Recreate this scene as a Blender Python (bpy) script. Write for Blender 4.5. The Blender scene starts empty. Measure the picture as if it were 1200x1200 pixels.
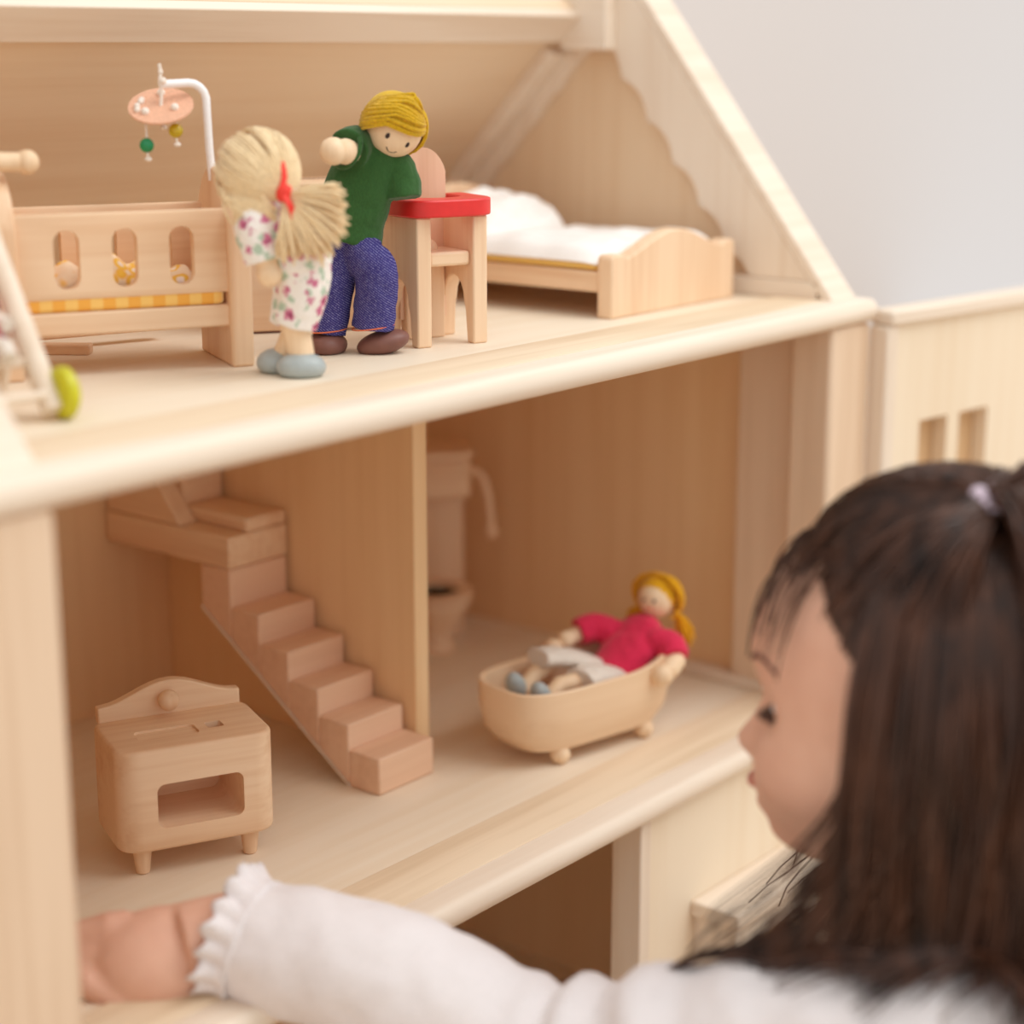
import bpy, bmesh, math, random
from mathutils import Vector, Matrix, noise
random.seed(7)
SC = bpy.context.scene
COL = SC.collection
rad = math.radians

# ------------------------------------------------------------------ camera
cam = bpy.data.cameras.new('camera')
cam.sensor_width = 36.0
cam.lens = 66.6
cam.clip_start = 0.02
cam.dof.use_dof = True
cam.dof.focus_distance = 0.91
cam.dof.aperture_fstop = 3.2
cam_ob = bpy.data.objects.new('camera', cam)
cam_ob.location = (0, 0, 0.65)
cam_ob.rotation_euler = (rad(90 - 13.9), 0, rad(-51))
COL.objects.link(cam_ob)
SC.camera = cam_ob

# ------------------------------------------------------------------ world and light
w = bpy.data.worlds.new('world')
SC.world = w
w.use_nodes = True
bgn = w.node_tree.nodes['Background']
bgn.inputs['Color'].default_value = (1.0, 0.995, 0.975, 1)
bgn.inputs['Strength'].default_value = 1.14

def area(name, loc, target, size, power, col):
    L = bpy.data.lights.new(name, 'AREA')
    L.shape = 'RECTANGLE'; L.size = size[0]; L.size_y = size[1]
    L.energy = power; L.color = col
    o = bpy.data.objects.new(name, L)
    o.location = loc
    o.rotation_euler = (Vector(target) - Vector(loc)).to_track_quat('-Z', 'Y').to_euler()
    COL.objects.link(o)
area('window_light', (1.35, -0.6, 2.6), (0.65, 0.6, 0.4), (1.6, 1.6), 42, (1.0, 0.99, 0.97))

SC.view_settings.view_transform = 'Standard'
SC.view_settings.look = 'None'
SC.view_settings.gamma = 1.0
SC.view_settings.use_curve_mapping = False
SC.view_settings.exposure = -0.25
SC.cycles.max_bounces = 14
SC.cycles.diffuse_bounces = 9

# ------------------------------------------------------------------ materials
def lin(c):
    return tuple((v / 255 / 12.92) if v / 255 <= 0.04045 else ((v / 255 + 0.055) / 1.055) ** 2.4 for v in c) + (1.0,)

def newmat(name):
    m = bpy.data.materials.new(name)
    m.use_nodes = True
    nt = m.node_tree
    return m, nt, nt.nodes['Principled BSDF']

def N(nt, t, **kw):
    n = nt.nodes.new(t)
    for k, v in kw.items():
        setattr(n, k, v)
    return n

def mapping(nt, scale, rot=(0, 0, 0), loc=(0, 0, 0)):
    tc = N(nt, 'ShaderNodeTexCoord')
    mp = N(nt, 'ShaderNodeMapping')
    mp.inputs['Scale'].default_value = scale
    mp.inputs['Rotation'].default_value = rot
    mp.inputs['Location'].default_value = loc
    nt.links.new(tc.outputs['Object'], mp.inputs['Vector'])
    return mp

def ramp(nt, src, stops):
    r = N(nt, 'ShaderNodeValToRGB')
    el = r.color_ramp.elements
    while len(el) < len(stops):
        el.new(0.5)
    for e, (p, c) in zip(el, stops):
        e.position = p; e.color = c
    nt.links.new(src, r.inputs['Fac'])
    return r

def bump(nt, bs, src, strength, dist=0.001):
    b = N(nt, 'ShaderNodeBump')
    b.inputs['Strength'].default_value = strength
    b.inputs['Distance'].default_value = dist
    nt.links.new(src, b.inputs['Height'])
    nt.links.new(b.outputs['Normal'], bs.inputs['Normal'])

_w = {}
def wood(light, dark, axis='x', fine=1.0, rough=0.5, tag='wood'):
    key = (light, dark, axis, fine, rough)
    if key in _w:
        return _w[key]
    m, nt, bs = newmat(tag + '_' + axis)
    def sc(across, along):
        return tuple(along if a == axis else across for a in 'xyz')
    n1 = N(nt, 'ShaderNodeTexNoise'); n1.inputs['Scale'].default_value = 1.0; n1.inputs['Detail'].default_value = 5
    nt.links.new(mapping(nt, sc(240 * fine, 9 * fine)).outputs[0], n1.inputs['Vector'])
    n2 = N(nt, 'ShaderNodeTexNoise'); n2.inputs['Scale'].default_value = 1.0; n2.inputs['Detail'].default_value = 3
    n2.inputs['Distortion'].default_value = 0.6
    nt.links.new(mapping(nt, sc(38 * fine, 4 * fine), loc=(3, 1, 7)).outputs[0], n2.inputs['Vector'])
    mx = N(nt, 'ShaderNodeMath', operation='MULTIPLY_ADD')
    mx.inputs[1].default_value = 0.45
    nt.links.new(n1.outputs['Fac'], mx.inputs[0])
    m2 = N(nt, 'ShaderNodeMath', operation='MULTIPLY'); m2.inputs[1].default_value = 0.55
    nt.links.new(n2.outputs['Fac'], m2.inputs[0]); nt.links.new(m2.outputs[0], mx.inputs[2])
    r = ramp(nt, mx.outputs[0], [(0.34, lin(dark)), (0.56, lin(light))])
    nt.links.new(r.outputs['Color'], bs.inputs['Base Color'])
    bs.inputs['Roughness'].default_value = rough
    bs.inputs['Specular IOR Level'].default_value = 0.3
    bump(nt, bs, n1.outputs['Fac'], 0.12, 0.0006)
    _w[key] = m
    return m

HL, HD = (235, 220, 202), (225, 205, 183)      # pale solid trim
PL, PD = (238, 205, 162), (231, 194, 148)      # plywood panels
TL, TD = (238, 207, 174), (226, 187, 150)      # rubberwood toys
BL, BD = (240, 212, 178), (230, 196, 158)      # beech beads
def house_w(ax): return wood(HL, HD, ax, 0.8, 0.5, 'pale_pine')
def ply_w(ax): return wood(PL, PD, ax, 0.55, 0.55, 'birch_panel')
def roof_w(ax): return wood((230, 206, 176), (224, 196, 163), ax, 0.55, 0.55, 'lit_birch')  # same birch as the panels; light on roof and gables put into paler colour
def post_w(ax): return wood((228, 202, 175), (214, 184, 154), ax, 0.8, 0.5, 'rosy_pine')
def toy_w(ax): return wood(TL, TD, ax, 1.2, 0.45, 'rubberwood')
def fl_w(ax): return wood((237, 223, 202), (231, 213, 187), ax, 0.6, 0.5, 'floor_ply')
def bead_w(): return wood(BL, BD, 'z', 1.2, 0.45, 'beech')

def plain(name, rgb, rough=0.5, spec=0.4, noise_amt=0.0, nscale=400, sheen=0.0, sss=0.0):
    m, nt, bs = newmat(name)
    bs.inputs['Roughness'].default_value = rough
    bs.inputs['Specular IOR Level'].default_value = spec
    n = N(nt, 'ShaderNodeTexNoise'); n.inputs['Scale'].default_value = 1.0; n.inputs['Detail'].default_value = 4
    nt.links.new(mapping(nt, (nscale,) * 3).outputs[0], n.inputs['Vector'])
    a = tuple(max(0, v * (1 - noise_amt)) for v in rgb); b = tuple(min(255, v * (1 + noise_amt)) for v in rgb)
    r = ramp(nt, n.outputs['Fac'], [(0.3, lin(a)), (0.7, lin(b))])
    nt.links.new(r.outputs['Color'], bs.inputs['Base Color'])
    if sheen:
        bs.inputs['Sheen Weight'].default_value = sheen
    if sss:
        bs.inputs['Subsurface Weight'].default_value = sss
        bs.inputs['Subsurface Radius'].default_value = (0.012, 0.005, 0.003)
        bs.inputs['Subsurface Scale'].default_value = 0.5
    return m

def cloth(name, rgb, weave=2600, var=0.04, sheen=0.2):
    m, nt, bs = newmat(name)
    bs.inputs['Roughness'].default_value = 0.9
    bs.inputs['Specular IOR Level'].default_value = 0.1
    bs.inputs['Sheen Weight'].default_value = sheen
    n = N(nt, 'ShaderNodeTexNoise'); n.inputs['Scale'].default_value = 1.0; n.inputs['Detail'].default_value = 3
    nt.links.new(mapping(nt, (weave, weave, weave * 0.4)).outputs[0], n.inputs['Vector'])
    a = tuple(v * (1 - var) for v in rgb); b = tuple(min(255, v * (1 + var)) for v in rgb)
    r = ramp(nt, n.outputs['Fac'], [(0.3, lin(a)), (0.7, lin(b))])
    nt.links.new(r.outputs['Color'], bs.inputs['Base Color'])
    bump(nt, bs, n.outputs['Fac'], 0.3, 0.0004)
    return m

M = {}
M['green'] = cloth('green_cotton', (54, 92, 48), 1800, 0.07)
M['pink'] = cloth('crimson_cotton', (216, 48, 84), 1500, 0.07)
M['white_cloth'] = cloth('white_cotton', (240, 236, 232), 1500, 0.02)
M['grey_cloth'] = cloth('off_white_linen', (226, 216, 204), 1500, 0.04)
M['yellow_pad'] = cloth('yellow_pad', (240, 205, 120), 1500, 0.04)
M['shirt'] = cloth('white_rib_knit', (230, 223, 223), 900, 0.02)
M['trousers'] = cloth('soft_grey_knit', (170, 160, 165), 900, 0.05)
M['red'] = plain('red_paint', (222, 42, 40), 0.35, 0.5, 0.03, 120)
M['white_paint'] = plain('white_plastic', (245, 242, 242), 0.35, 0.5, 0.01)
M['shoe_brown'] = plain('brown_paint', (124, 82, 72), 0.45, 0.4, 0.03, 200)
M['shoe_grey'] = plain('grey_paint', (168, 176, 176), 0.4, 0.4, 0.03, 200)
M['lime'] = plain('lime_paint', (200, 196, 36), 0.4, 0.4, 0.04, 150)
M['black'] = plain('black_ink', (46, 30, 28), 0.4, 0.4, 0.0)
M['leather'] = plain('tan_felt', (224, 172, 142), 0.9, 0.1, 0.05, 700, 0.2)
M['string'] = cloth('white_string', (240, 228, 216), 3000, 0.05)
M['orange_thread'] = plain('orange_thread', (226, 120, 80), 0.7, 0.2)
M['yarn'] = cloth('golden_yarn', (206, 166, 34), 2600, 0.16)
M['yarn2'] = cloth('amber_yarn', (222, 166, 30), 2600, 0.14)
M['blond'] = cloth('blond_yarn', (230, 204, 164), 2600, 0.12)
M['tie_red'] = plain('red_ribbon', (236, 66, 54), 0.5, 0.3)
M['bag'] = plain('lilac_band', (214, 196, 210), 0.7, 0.2, 0.1, 300)

def glassy(name, rgb):
    m, nt, bs = newmat(name)
    bs.inputs['Base Color'].default_value = lin(rgb)
    bs.inputs['Roughness'].default_value = 0.08
    bs.inputs['Transmission Weight'].default_value = 0.45
    bs.inputs['IOR'].default_value = 1.45
    return m
M['bead_green'] = glassy('green_bead', (40, 170, 110))
M['bead_yellow'] = glassy('yellow_bead', (225, 200, 50))

def denim():
    m, nt, bs = newmat('indigo_denim')
    bs.inputs['Roughness'].default_value = 0.9; bs.inputs['Specular IOR Level'].default_value = 0.1
    wv = N(nt, 'ShaderNodeTexWave'); wv.inputs['Scale'].default_value = 1.0; wv.inputs['Distortion'].default_value = 0.35
    wv.inputs['Detail'].default_value = 2.0
    nt.links.new(mapping(nt, (330, 330, 330), (0, rad(52), 0)).outputs[0], wv.inputs['Vector'])
    n = N(nt, 'ShaderNodeTexNoise'); n.inputs['Scale'].default_value = 1.0; n.inputs['Detail'].default_value = 2
    nt.links.new(mapping(nt, (2200, 2200, 2200)).outputs[0], n.inputs['Vector'])
    mu = N(nt, 'ShaderNodeMath', operation='MULTIPLY')
    nt.links.new(wv.outputs['Fac'], mu.inputs[0]); nt.links.new(n.outputs['Fac'], mu.inputs[1])
    r = ramp(nt, mu.outputs[0], [(0.30, lin((60, 54, 116))), (0.42, lin((74, 70, 132))), (0.56, lin((150, 148, 192)))])
    nt.links.new(r.outputs['Color'], bs.inputs['Base Color'])
    bump(nt, bs, mu.outputs[0], 0.3, 0.0003)
    return m
M['denim'] = denim()

def floral():
    m, nt, bs = newmat('floral_cotton')
    bs.inputs['Roughness'].default_value = 0.9; bs.inputs['Specular IOR Level'].default_value = 0.1
    def spots(scale, loc, lo, hi):
        v = N(nt, 'ShaderNodeTexVoronoi'); v.inputs['Scale'].default_value = 1.0
        nt.links.new(mapping(nt, (scale,) * 3, loc=loc).outputs[0], v.inputs['Vector'])
        nz = N(nt, 'ShaderNodeTexNoise'); nz.inputs['Scale'].default_value = 1.0
        nt.links.new(mapping(nt, (scale * 4,) * 3).outputs[0], nz.inputs['Vector'])
        s = N(nt, 'ShaderNodeMath', operation='MULTIPLY_ADD'); s.inputs[1].default_value = 0.6
        nt.links.new(nz.outputs['Fac'], s.inputs[0]); nt.links.new(v.outputs['Distance'], s.inputs[2])
        r = ramp(nt, s.outputs[0], [(lo, (1, 1, 1, 1)), (hi, (0, 0, 0, 1))])
        return r.outputs['Color']
    base = lin((240, 234, 228))
    cur = None
    for col, sc_, loc, lo, hi in (((180, 198, 178), 150, (2, 5, 1), 0.60, 0.68), ((204, 120, 150), 135, (0, 0, 0), 0.64, 0.70), ((150, 70, 100), 135, (0, 0, 0), 0.46, 0.50)):
        mx = N(nt, 'ShaderNodeMix', data_type='RGBA')
        mx.inputs['B'].default_value = lin(col)
        if cur is None: mx.inputs['A'].default_value = base
        else: nt.links.new(cur, mx.inputs['A'])
        nt.links.new(spots(sc_, loc, lo, hi), mx.inputs['Factor'])
        cur = mx.outputs['Result']
    nt.links.new(cur, bs.inputs['Base Color'])
    return m
M['floral'] = floral()

def gingham():
    m, nt, bs = newmat('orange_gingham')
    bs.inputs['Roughness'].default_value = 0.9; bs.inputs['Specular IOR Level'].default_value = 0.1
    tc = N(nt, 'ShaderNodeTexCoord'); sp = N(nt, 'ShaderNodeSeparateXYZ')
    nt.links.new(tc.outputs['Object'], sp.inputs[0])
    outs = []
    for ax in 'XY':
        a = N(nt, 'ShaderNodeMath', operation='MULTIPLY'); a.inputs[1].default_value = 90.0
        nt.links.new(sp.outputs[ax], a.inputs[0])
        b = N(nt, 'ShaderNodeMath', operation='FRACT'); nt.links.new(a.outputs[0], b.inputs[0])
        c = N(nt, 'ShaderNodeMath', operation='GREATER_THAN'); c.inputs[1].default_value = 0.5
        nt.links.new(b.outputs[0], c.inputs[0]); outs.append(c)
    s = N(nt, 'ShaderNodeMath', operation='ADD')
    nt.links.new(outs[0].outputs[0], s.inputs[0]); nt.links.new(outs[1].outputs[0], s.inputs[1])
    h = N(nt, 'ShaderNodeMath', operation='MULTIPLY'); h.inputs[1].default_value = 0.5
    nt.links.new(s.outputs[0], h.inputs[0])
    r = ramp(nt, h.outputs[0], [(0.0, lin((250, 226, 170))), (0.5, lin((247, 202, 118))), (1.0, lin((242, 178, 84)))])
    nt.links.new(r.outputs['Color'], bs.inputs['Base Color'])
    return m
M['gingham'] = gingham()

def print_cloth():
    m, nt, bs = newmat('yellow_print_cotton')
    bs.inputs['Roughness'].default_value = 0.9
    v = N(nt, 'ShaderNodeTexVoronoi'); v.inputs['Scale'].default_value = 1.0
    nt.links.new(mapping(nt, (130,) * 3).outputs[0], v.inputs['Vector'])
    r = ramp(nt, v.outputs['Distance'], [(0.2, lin((250, 236, 226))), (0.3, lin((248, 206, 84))), (0.46, lin((246, 190, 70))), (0.56, lin((248, 226, 196)))])
    nt.links.new(r.outputs['Color'], bs.inputs['Base Color'])
    return m
M['print'] = print_cloth()

def skin_mat():
    m, nt, bs = newmat('child_skin')
    n = N(nt, 'ShaderNodeTexNoise'); n.inputs['Scale'].default_value = 1.0; n.inputs['Detail'].default_value = 3
    nt.links.new(mapping(nt, (55,) * 3).outputs[0], n.inputs['Vector'])
    r = ramp(nt, n.outputs['Fac'], [(0.3, lin((220, 170, 146))), (0.7, lin((230, 184, 160)))])
    nt.links.new(r.outputs['Color'], bs.inputs['Base Color'])
    bs.inputs['Roughness'].default_value = 0.5
    bs.inputs['Specular IOR Level'].default_value = 0.35
    bs.inputs['Subsurface Weight'].default_value = 0.08
    bs.inputs['Subsurface Radius'].default_value = (0.010, 0.004, 0.0025)
    bs.inputs['Subsurface Scale'].default_value = 0.5
    return m
M['skin'] = skin_mat()
M['lips'] = plain('lips', (204, 136, 120), 0.45, 0.4, 0.03)

def hair_mat():
    m, nt, bs = newmat('dark_brown_hair')
    n = N(nt, 'ShaderNodeTexNoise'); n.inputs['Scale'].default_value = 1.0; n.inputs['Detail'].default_value = 3
    nt.links.new(mapping(nt, (120, 120, 14)).outputs[0], n.inputs['Vector'])
    r = ramp(nt, n.outputs['Fac'], [(0.3, lin((38, 22, 15))), (0.7, lin((90, 55, 38)))])
    nt.links.new(r.outputs['Color'], bs.inputs['Base Color'])
    bs.inputs['Roughness'].default_value = 0.42
    bs.inputs['Specular IOR Level'].default_value = 0.35
    return m
M['hair'] = hair_mat()

def wall_mat():
    m, nt, bs = newmat('grey_wall_paint')
    n = N(nt, 'ShaderNodeTexNoise'); n.inputs['Scale'].default_value = 1.0; n.inputs['Detail'].default_value = 3
    nt.links.new(mapping(nt, (60,) * 3).outputs[0], n.inputs['Vector'])
    r = ramp(nt, n.outputs['Fac'], [(0.3, lin((226, 221, 220))), (0.7, lin((229, 224, 223)))])
    nt.links.new(r.outputs['Color'], bs.inputs['Base Color'])
    bs.inputs['Roughness'].default_value = 0.85
    bump(nt, bs, n.outputs['Fac'], 0.05, 0.002)
    return m
M['wall'] = wall_mat()

# ------------------------------------------------------------------ mesh helpers
class MB:
    def __init__(s): s.bm = bmesh.new()
    def box(s, c, size, rot=None):
        mt = Matrix.Translation(Vector(c))
        if rot is not None: mt = mt @ rot
        mt = mt @ Matrix.Diagonal((size[0], size[1], size[2], 1))
        bmesh.ops.create_cube(s.bm, size=1.0, matrix=mt); return s
    def b(s, x0, x1, y0, y1, z0, z1):
        return s.box(((x0 + x1) / 2, (y0 + y1) / 2, (z0 + z1) / 2), (x1 - x0, y1 - y0, z1 - z0))
    def ball(s, c, r, seg=20, rot=None):
        if not hasattr(r, '__len__'): r = (r, r, r)
        mt = Matrix.Translation(Vector(c))
        if rot is not None: mt = mt @ rot
        mt = mt @ Matrix.Diagonal((r[0], r[1], r[2], 1))
        bmesh.ops.create_uvsphere(s.bm, u_segments=seg, v_segments=max(6, seg * 2 // 3), radius=1.0, matrix=mt); return s
    def lathe(s, prof, seg=24, mt=None):
        """prof: list of (r, z) bottom to top"""
        mt = mt or Matrix.Identity(4)
        rings = []
        for r, z in prof:
            if r < 1e-6:
                rings.append([s.bm.verts.new(mt @ Vector((0, 0, z)))])
            else:
                rings.append([s.bm.verts.new(mt @ Vector((r * math.cos(2 * math.pi * k / seg), r * math.sin(2 * math.pi * k / seg), z))) for k in range(seg)])
        for a, b in zip(rings, rings[1:]):
            for k in range(seg):
                k2 = (k + 1) % seg
                if len(a) == 1 and len(b) == 1: continue
                if len(a) == 1: s.bm.faces.new((a[0], b[k2], b[k]))
                elif len(b) == 1: s.bm.faces.new((a[k], a[k2], b[0]))
                else: s.bm.faces.new((a[k], a[k2], b[k2], b[k]))
        if len(rings[0]) > 1: s.bm.faces.new(list(reversed(rings[0])))
        if len(rings[-1]) > 1: s.bm.faces.new(rings[-1])
        return s
    def tube(s, pts, radii, seg=10, cap=True, flat=None):
        pts = [Vector(p) for p in pts]
        n = len(pts)
        if not hasattr(radii, '__len__'): radii = [radii] * n
        t0 = (pts[1] - pts[0]).normalized()
        u = t0.orthogonal().normalized()
        if flat is not None:
            u = (Vector(flat) - t0 * Vector(flat).dot(t0)).normalized()
        rings = []
        for i in range(n):
            t = (pts[min(i + 1, n - 1)] - pts[max(i - 1, 0)])
            if t.length < 1e-9: t = t0.copy()
            t.normalize()
            u = (u - t * u.dot(t)).normalized()
            v = t.cross(u)
            r = radii[i]
            ru, rv = (r if hasattr(r, '__len__') else (r, r))
            rings.append([s.bm.verts.new(pts[i] + u * (ru * math.cos(2 * math.pi * k / seg)) + v * (rv * math.sin(2 * math.pi * k / seg))) for k in range(seg)])
        for a, b in zip(rings, rings[1:]):
            for k in range(seg):
                k2 = (k + 1) % seg
                s.bm.faces.new((a[k], a[k2], b[k2], b[k]))
        if cap:
            s.bm.faces.new(list(reversed(rings[0]))); s.bm.faces.new(rings[-1])
        return s
    def prism(s, outline, t0, t1, plane='xz'):
        """outline: ccw list of 2D points; extruded along the third axis from t0 to t1"""
        def P(a, b, t):
            return Vector((a, t, b)) if plane == 'xz' else Vector((t, a, b)) if plane == 'yz' else Vector((a, b, t))
        A = [s.bm.verts.new(P(a, b, t0)) for a, b in outline]
        B = [s.bm.verts.new(P(a, b, t1)) for a, b in outline]
        n = len(A)
        s.bm.faces.new(A); s.bm.faces.new(list(reversed(B)))
        for i in range(n):
            j = (i + 1) % n
            s.bm.faces.new((A[j], A[i], B[i], B[j]))
        return s
    def build(s, name, mat, parent=None, bevel=0.0, smooth=None, seg=2, sub=0):
        bmesh.ops.recalc_face_normals(s.bm, faces=s.bm.faces)
        me = bpy.data.meshes.new(name)
        s.bm.to_mesh(me); s.bm.free()
        o = bpy.data.objects.new(name, me)
        COL.objects.link(o)
        me.materials.append(mat)
        if parent is not None: o.parent = parent
        if smooth is None: smooth = True
        if smooth:
            for p in me.polygons: p.use_smooth = True
        if bevel:
            bv = o.modifiers.new('bevel', 'BEVEL'); bv.width = bevel; bv.segments = seg; bv.limit_method = 'ANGLE'; bv.angle_limit = rad(40)
            bv.harden_normals = False
        if sub:
            ss = o.modifiers.new('sub', 'SUBSURF'); ss.levels = sub; ss.render_levels = sub
        if smooth and not sub:
            try: me.set_sharp_from_angle(angle=rad(42))
            except Exception: pass
        return o

def bake(o):
    dg = bpy.context.evaluated_depsgraph_get()
    dg.update()
    ev = o.evaluated_get(dg)
    me = bpy.data.meshes.new_from_object(ev)
    old = o.data
    o.modifiers.clear(); o.data = me; me.name = o.name
    return o

def cut(o, cutters):
    """boolean difference with a list of cutter meshes (deleted afterwards)"""
    for c in cutters:
        m = o.modifiers.new('cut', 'BOOLEAN'); m.operation = 'DIFFERENCE'; m.object = c; m.solver = 'EXACT'
    bpy.context.view_layer.update()
    bake(o)
    for c in cutters:
        bpy.data.objects.remove(c)
    for p in o.data.polygons: p.use_smooth = True
    try: o.data.set_sharp_from_angle(angle=rad(35))
    except Exception: pass
    return o

def rrect(x0, x1, z0, z1, r, n=6):
    out = []
    for cx, cz, a0 in ((x1 - r, z0 + r, -90), (x1 - r, z1 - r, 0), (x0 + r, z1 - r, 90), (x0 + r, z0 + r, 180)):
        for k in range(n + 1):
            a = rad(a0 + 90 * k / n)
            out.append((cx + r * math.cos(a), cz + r * math.sin(a)))
    return out

def tag(o, label, cat, group=None, kind=None):
    if kind: o['kind'] = kind
    o['label'] = label; o['category'] = cat
    if group: o['group'] = group
    return o

def thing(name, loc, rz, label, cat):
    o = bpy.data.objects.new(name, None)
    o.empty_display_size = 0.01
    o.location = loc; o.rotation_euler = (0, 0, rad(rz))
    COL.objects.link(o)
    tag(o, label, cat)
    return o

def curve(pts, n=6):
    """Catmull-Rom through pts"""
    P = [Vector(p) for p in pts]
    P = [P[0] * 2 - P[1]] + P + [P[-1] * 2 - P[-2]]
    out = []
    for i in range(1, len(P) - 2):
        for k in range(n):
            t = k / n
            a, b, c, d = P[i - 1], P[i], P[i + 1], P[i + 2]
            out.append(0.5 * ((2 * b) + (c - a) * t + (2 * a - 5 * b + 4 * c - d) * t * t + (3 * b - a - 3 * c + d) * t ** 3))
    out.append(P[-2].copy())
    return out

# ------------------------------------------------------------------ setting
o = MB().b(-3, 4, -3.5, 2.2, -0.05, 0.0).build('floor', plain('oak_floor', (222, 196, 166), 0.5, 0.4, 0.06, 20), smooth=False)
o['kind'] = 'structure'
o = MB().b(-3, 5, 2.1, 2.2, 0.0, 2.6).build('wall_back', M['wall'], smooth=False); o['kind'] = 'structure'

# ------------------------------------------------------------------ dollhouse
ZA, Z2, Z1 = 0.5066, 0.2678, 0.029
YF, YB = 0.520, 0.850
XL, XR = 0.347, 0.977
house = thing('dollhouse', (0.662, 0.69, 0), 0, 'large open wooden dollhouse with two lower storeys and a gabled attic', 'dollhouse')
HX, HY = 0.662, 0.69
def hb(name, x0, x1, y0, y1, z0, z1, mat, bevel=0.001, parent=house):
    return MB().b(x0 - HX, x1 - HX, y0 - HY, y1 - HY, z0, z1).build(name, mat, parent, bevel)
def shelf(name, z, t=0.0125):
    f = hb(name, XL + 0.004, XR - 0.004, 0.572, YB + 0.03, z - t, z, fl_w('x'), 0.0005)
    # raised flat strip and rounded nosing along the front edge
    prof = [(0.5385, z - t), (0.572, z - t), (0.572, z + 0.0012), (0.5395, z + 0.0012), (0.5385, z + 0.0004)]
    MB().prism([(a - HY, b) for a, b in prof], XL - HX, XR - HX, 'yz').build('edge_strip', wood((228, 206, 178), (212, 186, 154), 'x', 0.8, 0.55, 'grey_pine'), f, 0.0006)
    r = 0.0058
    prof = [(0.5385, z - t), (0.5385, z + 0.0006)]
    for k in range(9):
        a = rad(90 + 180 * k / 8)
        prof.append((YF + r + 1.0 * r * math.cos(a), z - t / 2 + 0.0003 + (t / 2 + 0.0003) * math.sin(a)))
    MB().prism([(a - HY, b) for a, b in prof], XL - 0.002 - HX, XR - HX, 'yz').build('nosing', house_w('x'), f)
    return f
shelf('attic_floor', ZA)
shelf('upper_storey_floor', Z2)
hb('ground_floor', XL, XR, 0.53, YB + 0.03, 0.0, Z1, fl_w('x'))
hb('back_wall', XL, XR, YB, YB + 0.01, Z1, ZA - 0.0125, ply_w('z'), 0)
hb('side_wall', 0.954, 0.968, 0.562, YB, Z1, ZA - 0.0125, ply_w('z'), 0)
hb('side_wall', 0.356, 0.370, 0.562, YB, Z1, ZA - 0.0125, ply_w('z'), 0)
# storey posts at the front corners with an inner jamb board
for z0, z1 in ((Z2, ZA - 0.0125), (0.029, Z2 - 0.0125)):
    hb('corner_post', 0.934, 0.977, 0.524, 0.552, z0, z1, post_w('z'), 0.003)
    hb('jamb_board', 0.944, 0.956, 0.553, 0.592, z0, z1, post_w('z'), 0.0015)
    hb('corner_post', 0.347, 0.396, 0.524, 0.552, z0, z1, post_w('z'), 0.003)
    hb('jamb_board', 0.368, 0.380, 0.553, 0.592, z0, z1, post_w('z'), 0.0015)
hb('partition', 0.7215, 0.7325, 0.651, YB, Z2, ZA - 0.0125, ply_w('z'), 0.001)
hb('floor_rail', 0.940, 0.954, 0.562, 0.66, Z2, Z2 + 0.006, house_w('y'), 0.001)
hb('partition', 0.60, 0.611, 0.62, YB, Z1, Z2 - 0.0125, ply_w('z'), 0.001)
# gable ends with scalloped barge boards on their inner faces
FOOT, APEX, BACK = (0.541, ZA), (0.694, 0.700), (0.882, ZA)
def gable(x0, x1, xi):
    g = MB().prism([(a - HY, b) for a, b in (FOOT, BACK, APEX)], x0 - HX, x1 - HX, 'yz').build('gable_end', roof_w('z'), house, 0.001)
    zs = ZA + 0.0112
    for (P, Q, wd, n) in ((FOOT, APEX, 0.036, 8), ((0.866, ZA), (APEX[0] + 0.012, 0.676), 0.017, 8)):
        P = Vector(P); Q = Vector(Q); d = (Q - P); LL = d.length; d.normalize()
        nrm = Vector((d.y, -d.x))
        if nrm.y > 0: nrm = -nrm
        edge = []
        for i in range(73):
            t = 1 - i / 72
            v = P + d * (LL * t) + nrm * (wd - (0.005 if wd > 0.03 else 0.0012) * abs(math.sin(math.pi * t * n)))
            if v.y > zs + 0.001: edge.append(v)
        f = edge[-1].y
        last = Vector((edge[-1].x + (edge[-1].x - edge[-2].x), zs))
        out = [P + d * ((zs - P.y) / d.y), Q] + edge + [last]
        MB().prism([(v.x - HY, v.y) for v in out], xi[0] - HX, xi[1] - HX, 'yz').build('barge_board', house_w('z'), g, 0.0006)
    return g
gable(0.957, 0.974, (0.949, 0.957))
gable(0.370, 0.387, (0.387, 0.395))
for x0, x1 in ((0.949, 0.974), (0.370, 0.395)):
    hb('gable_sill', x0, x1, 0.545, 0.868, ZA, ZA + 0.011, house_w('y'), 0.001)
    # sloping front edge cap of the gable
    P = Vector((FOOT[0], FOOT[1])); Q = Vector(APEX); d = (Q - P).normalized(); nr = Vector((-d.y, d.x))
    out = [P - d * 0.004, Q, Q + nr * 0.006, P - d * 0.004 + nr * 0.006]
    MB().prism([(v.x - HY, v.y) for v in out], x0 - HX, x1 + 0.002 - HX, 'yz').build('gable_edge_cap', house_w('x'), house, 0.001)
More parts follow.
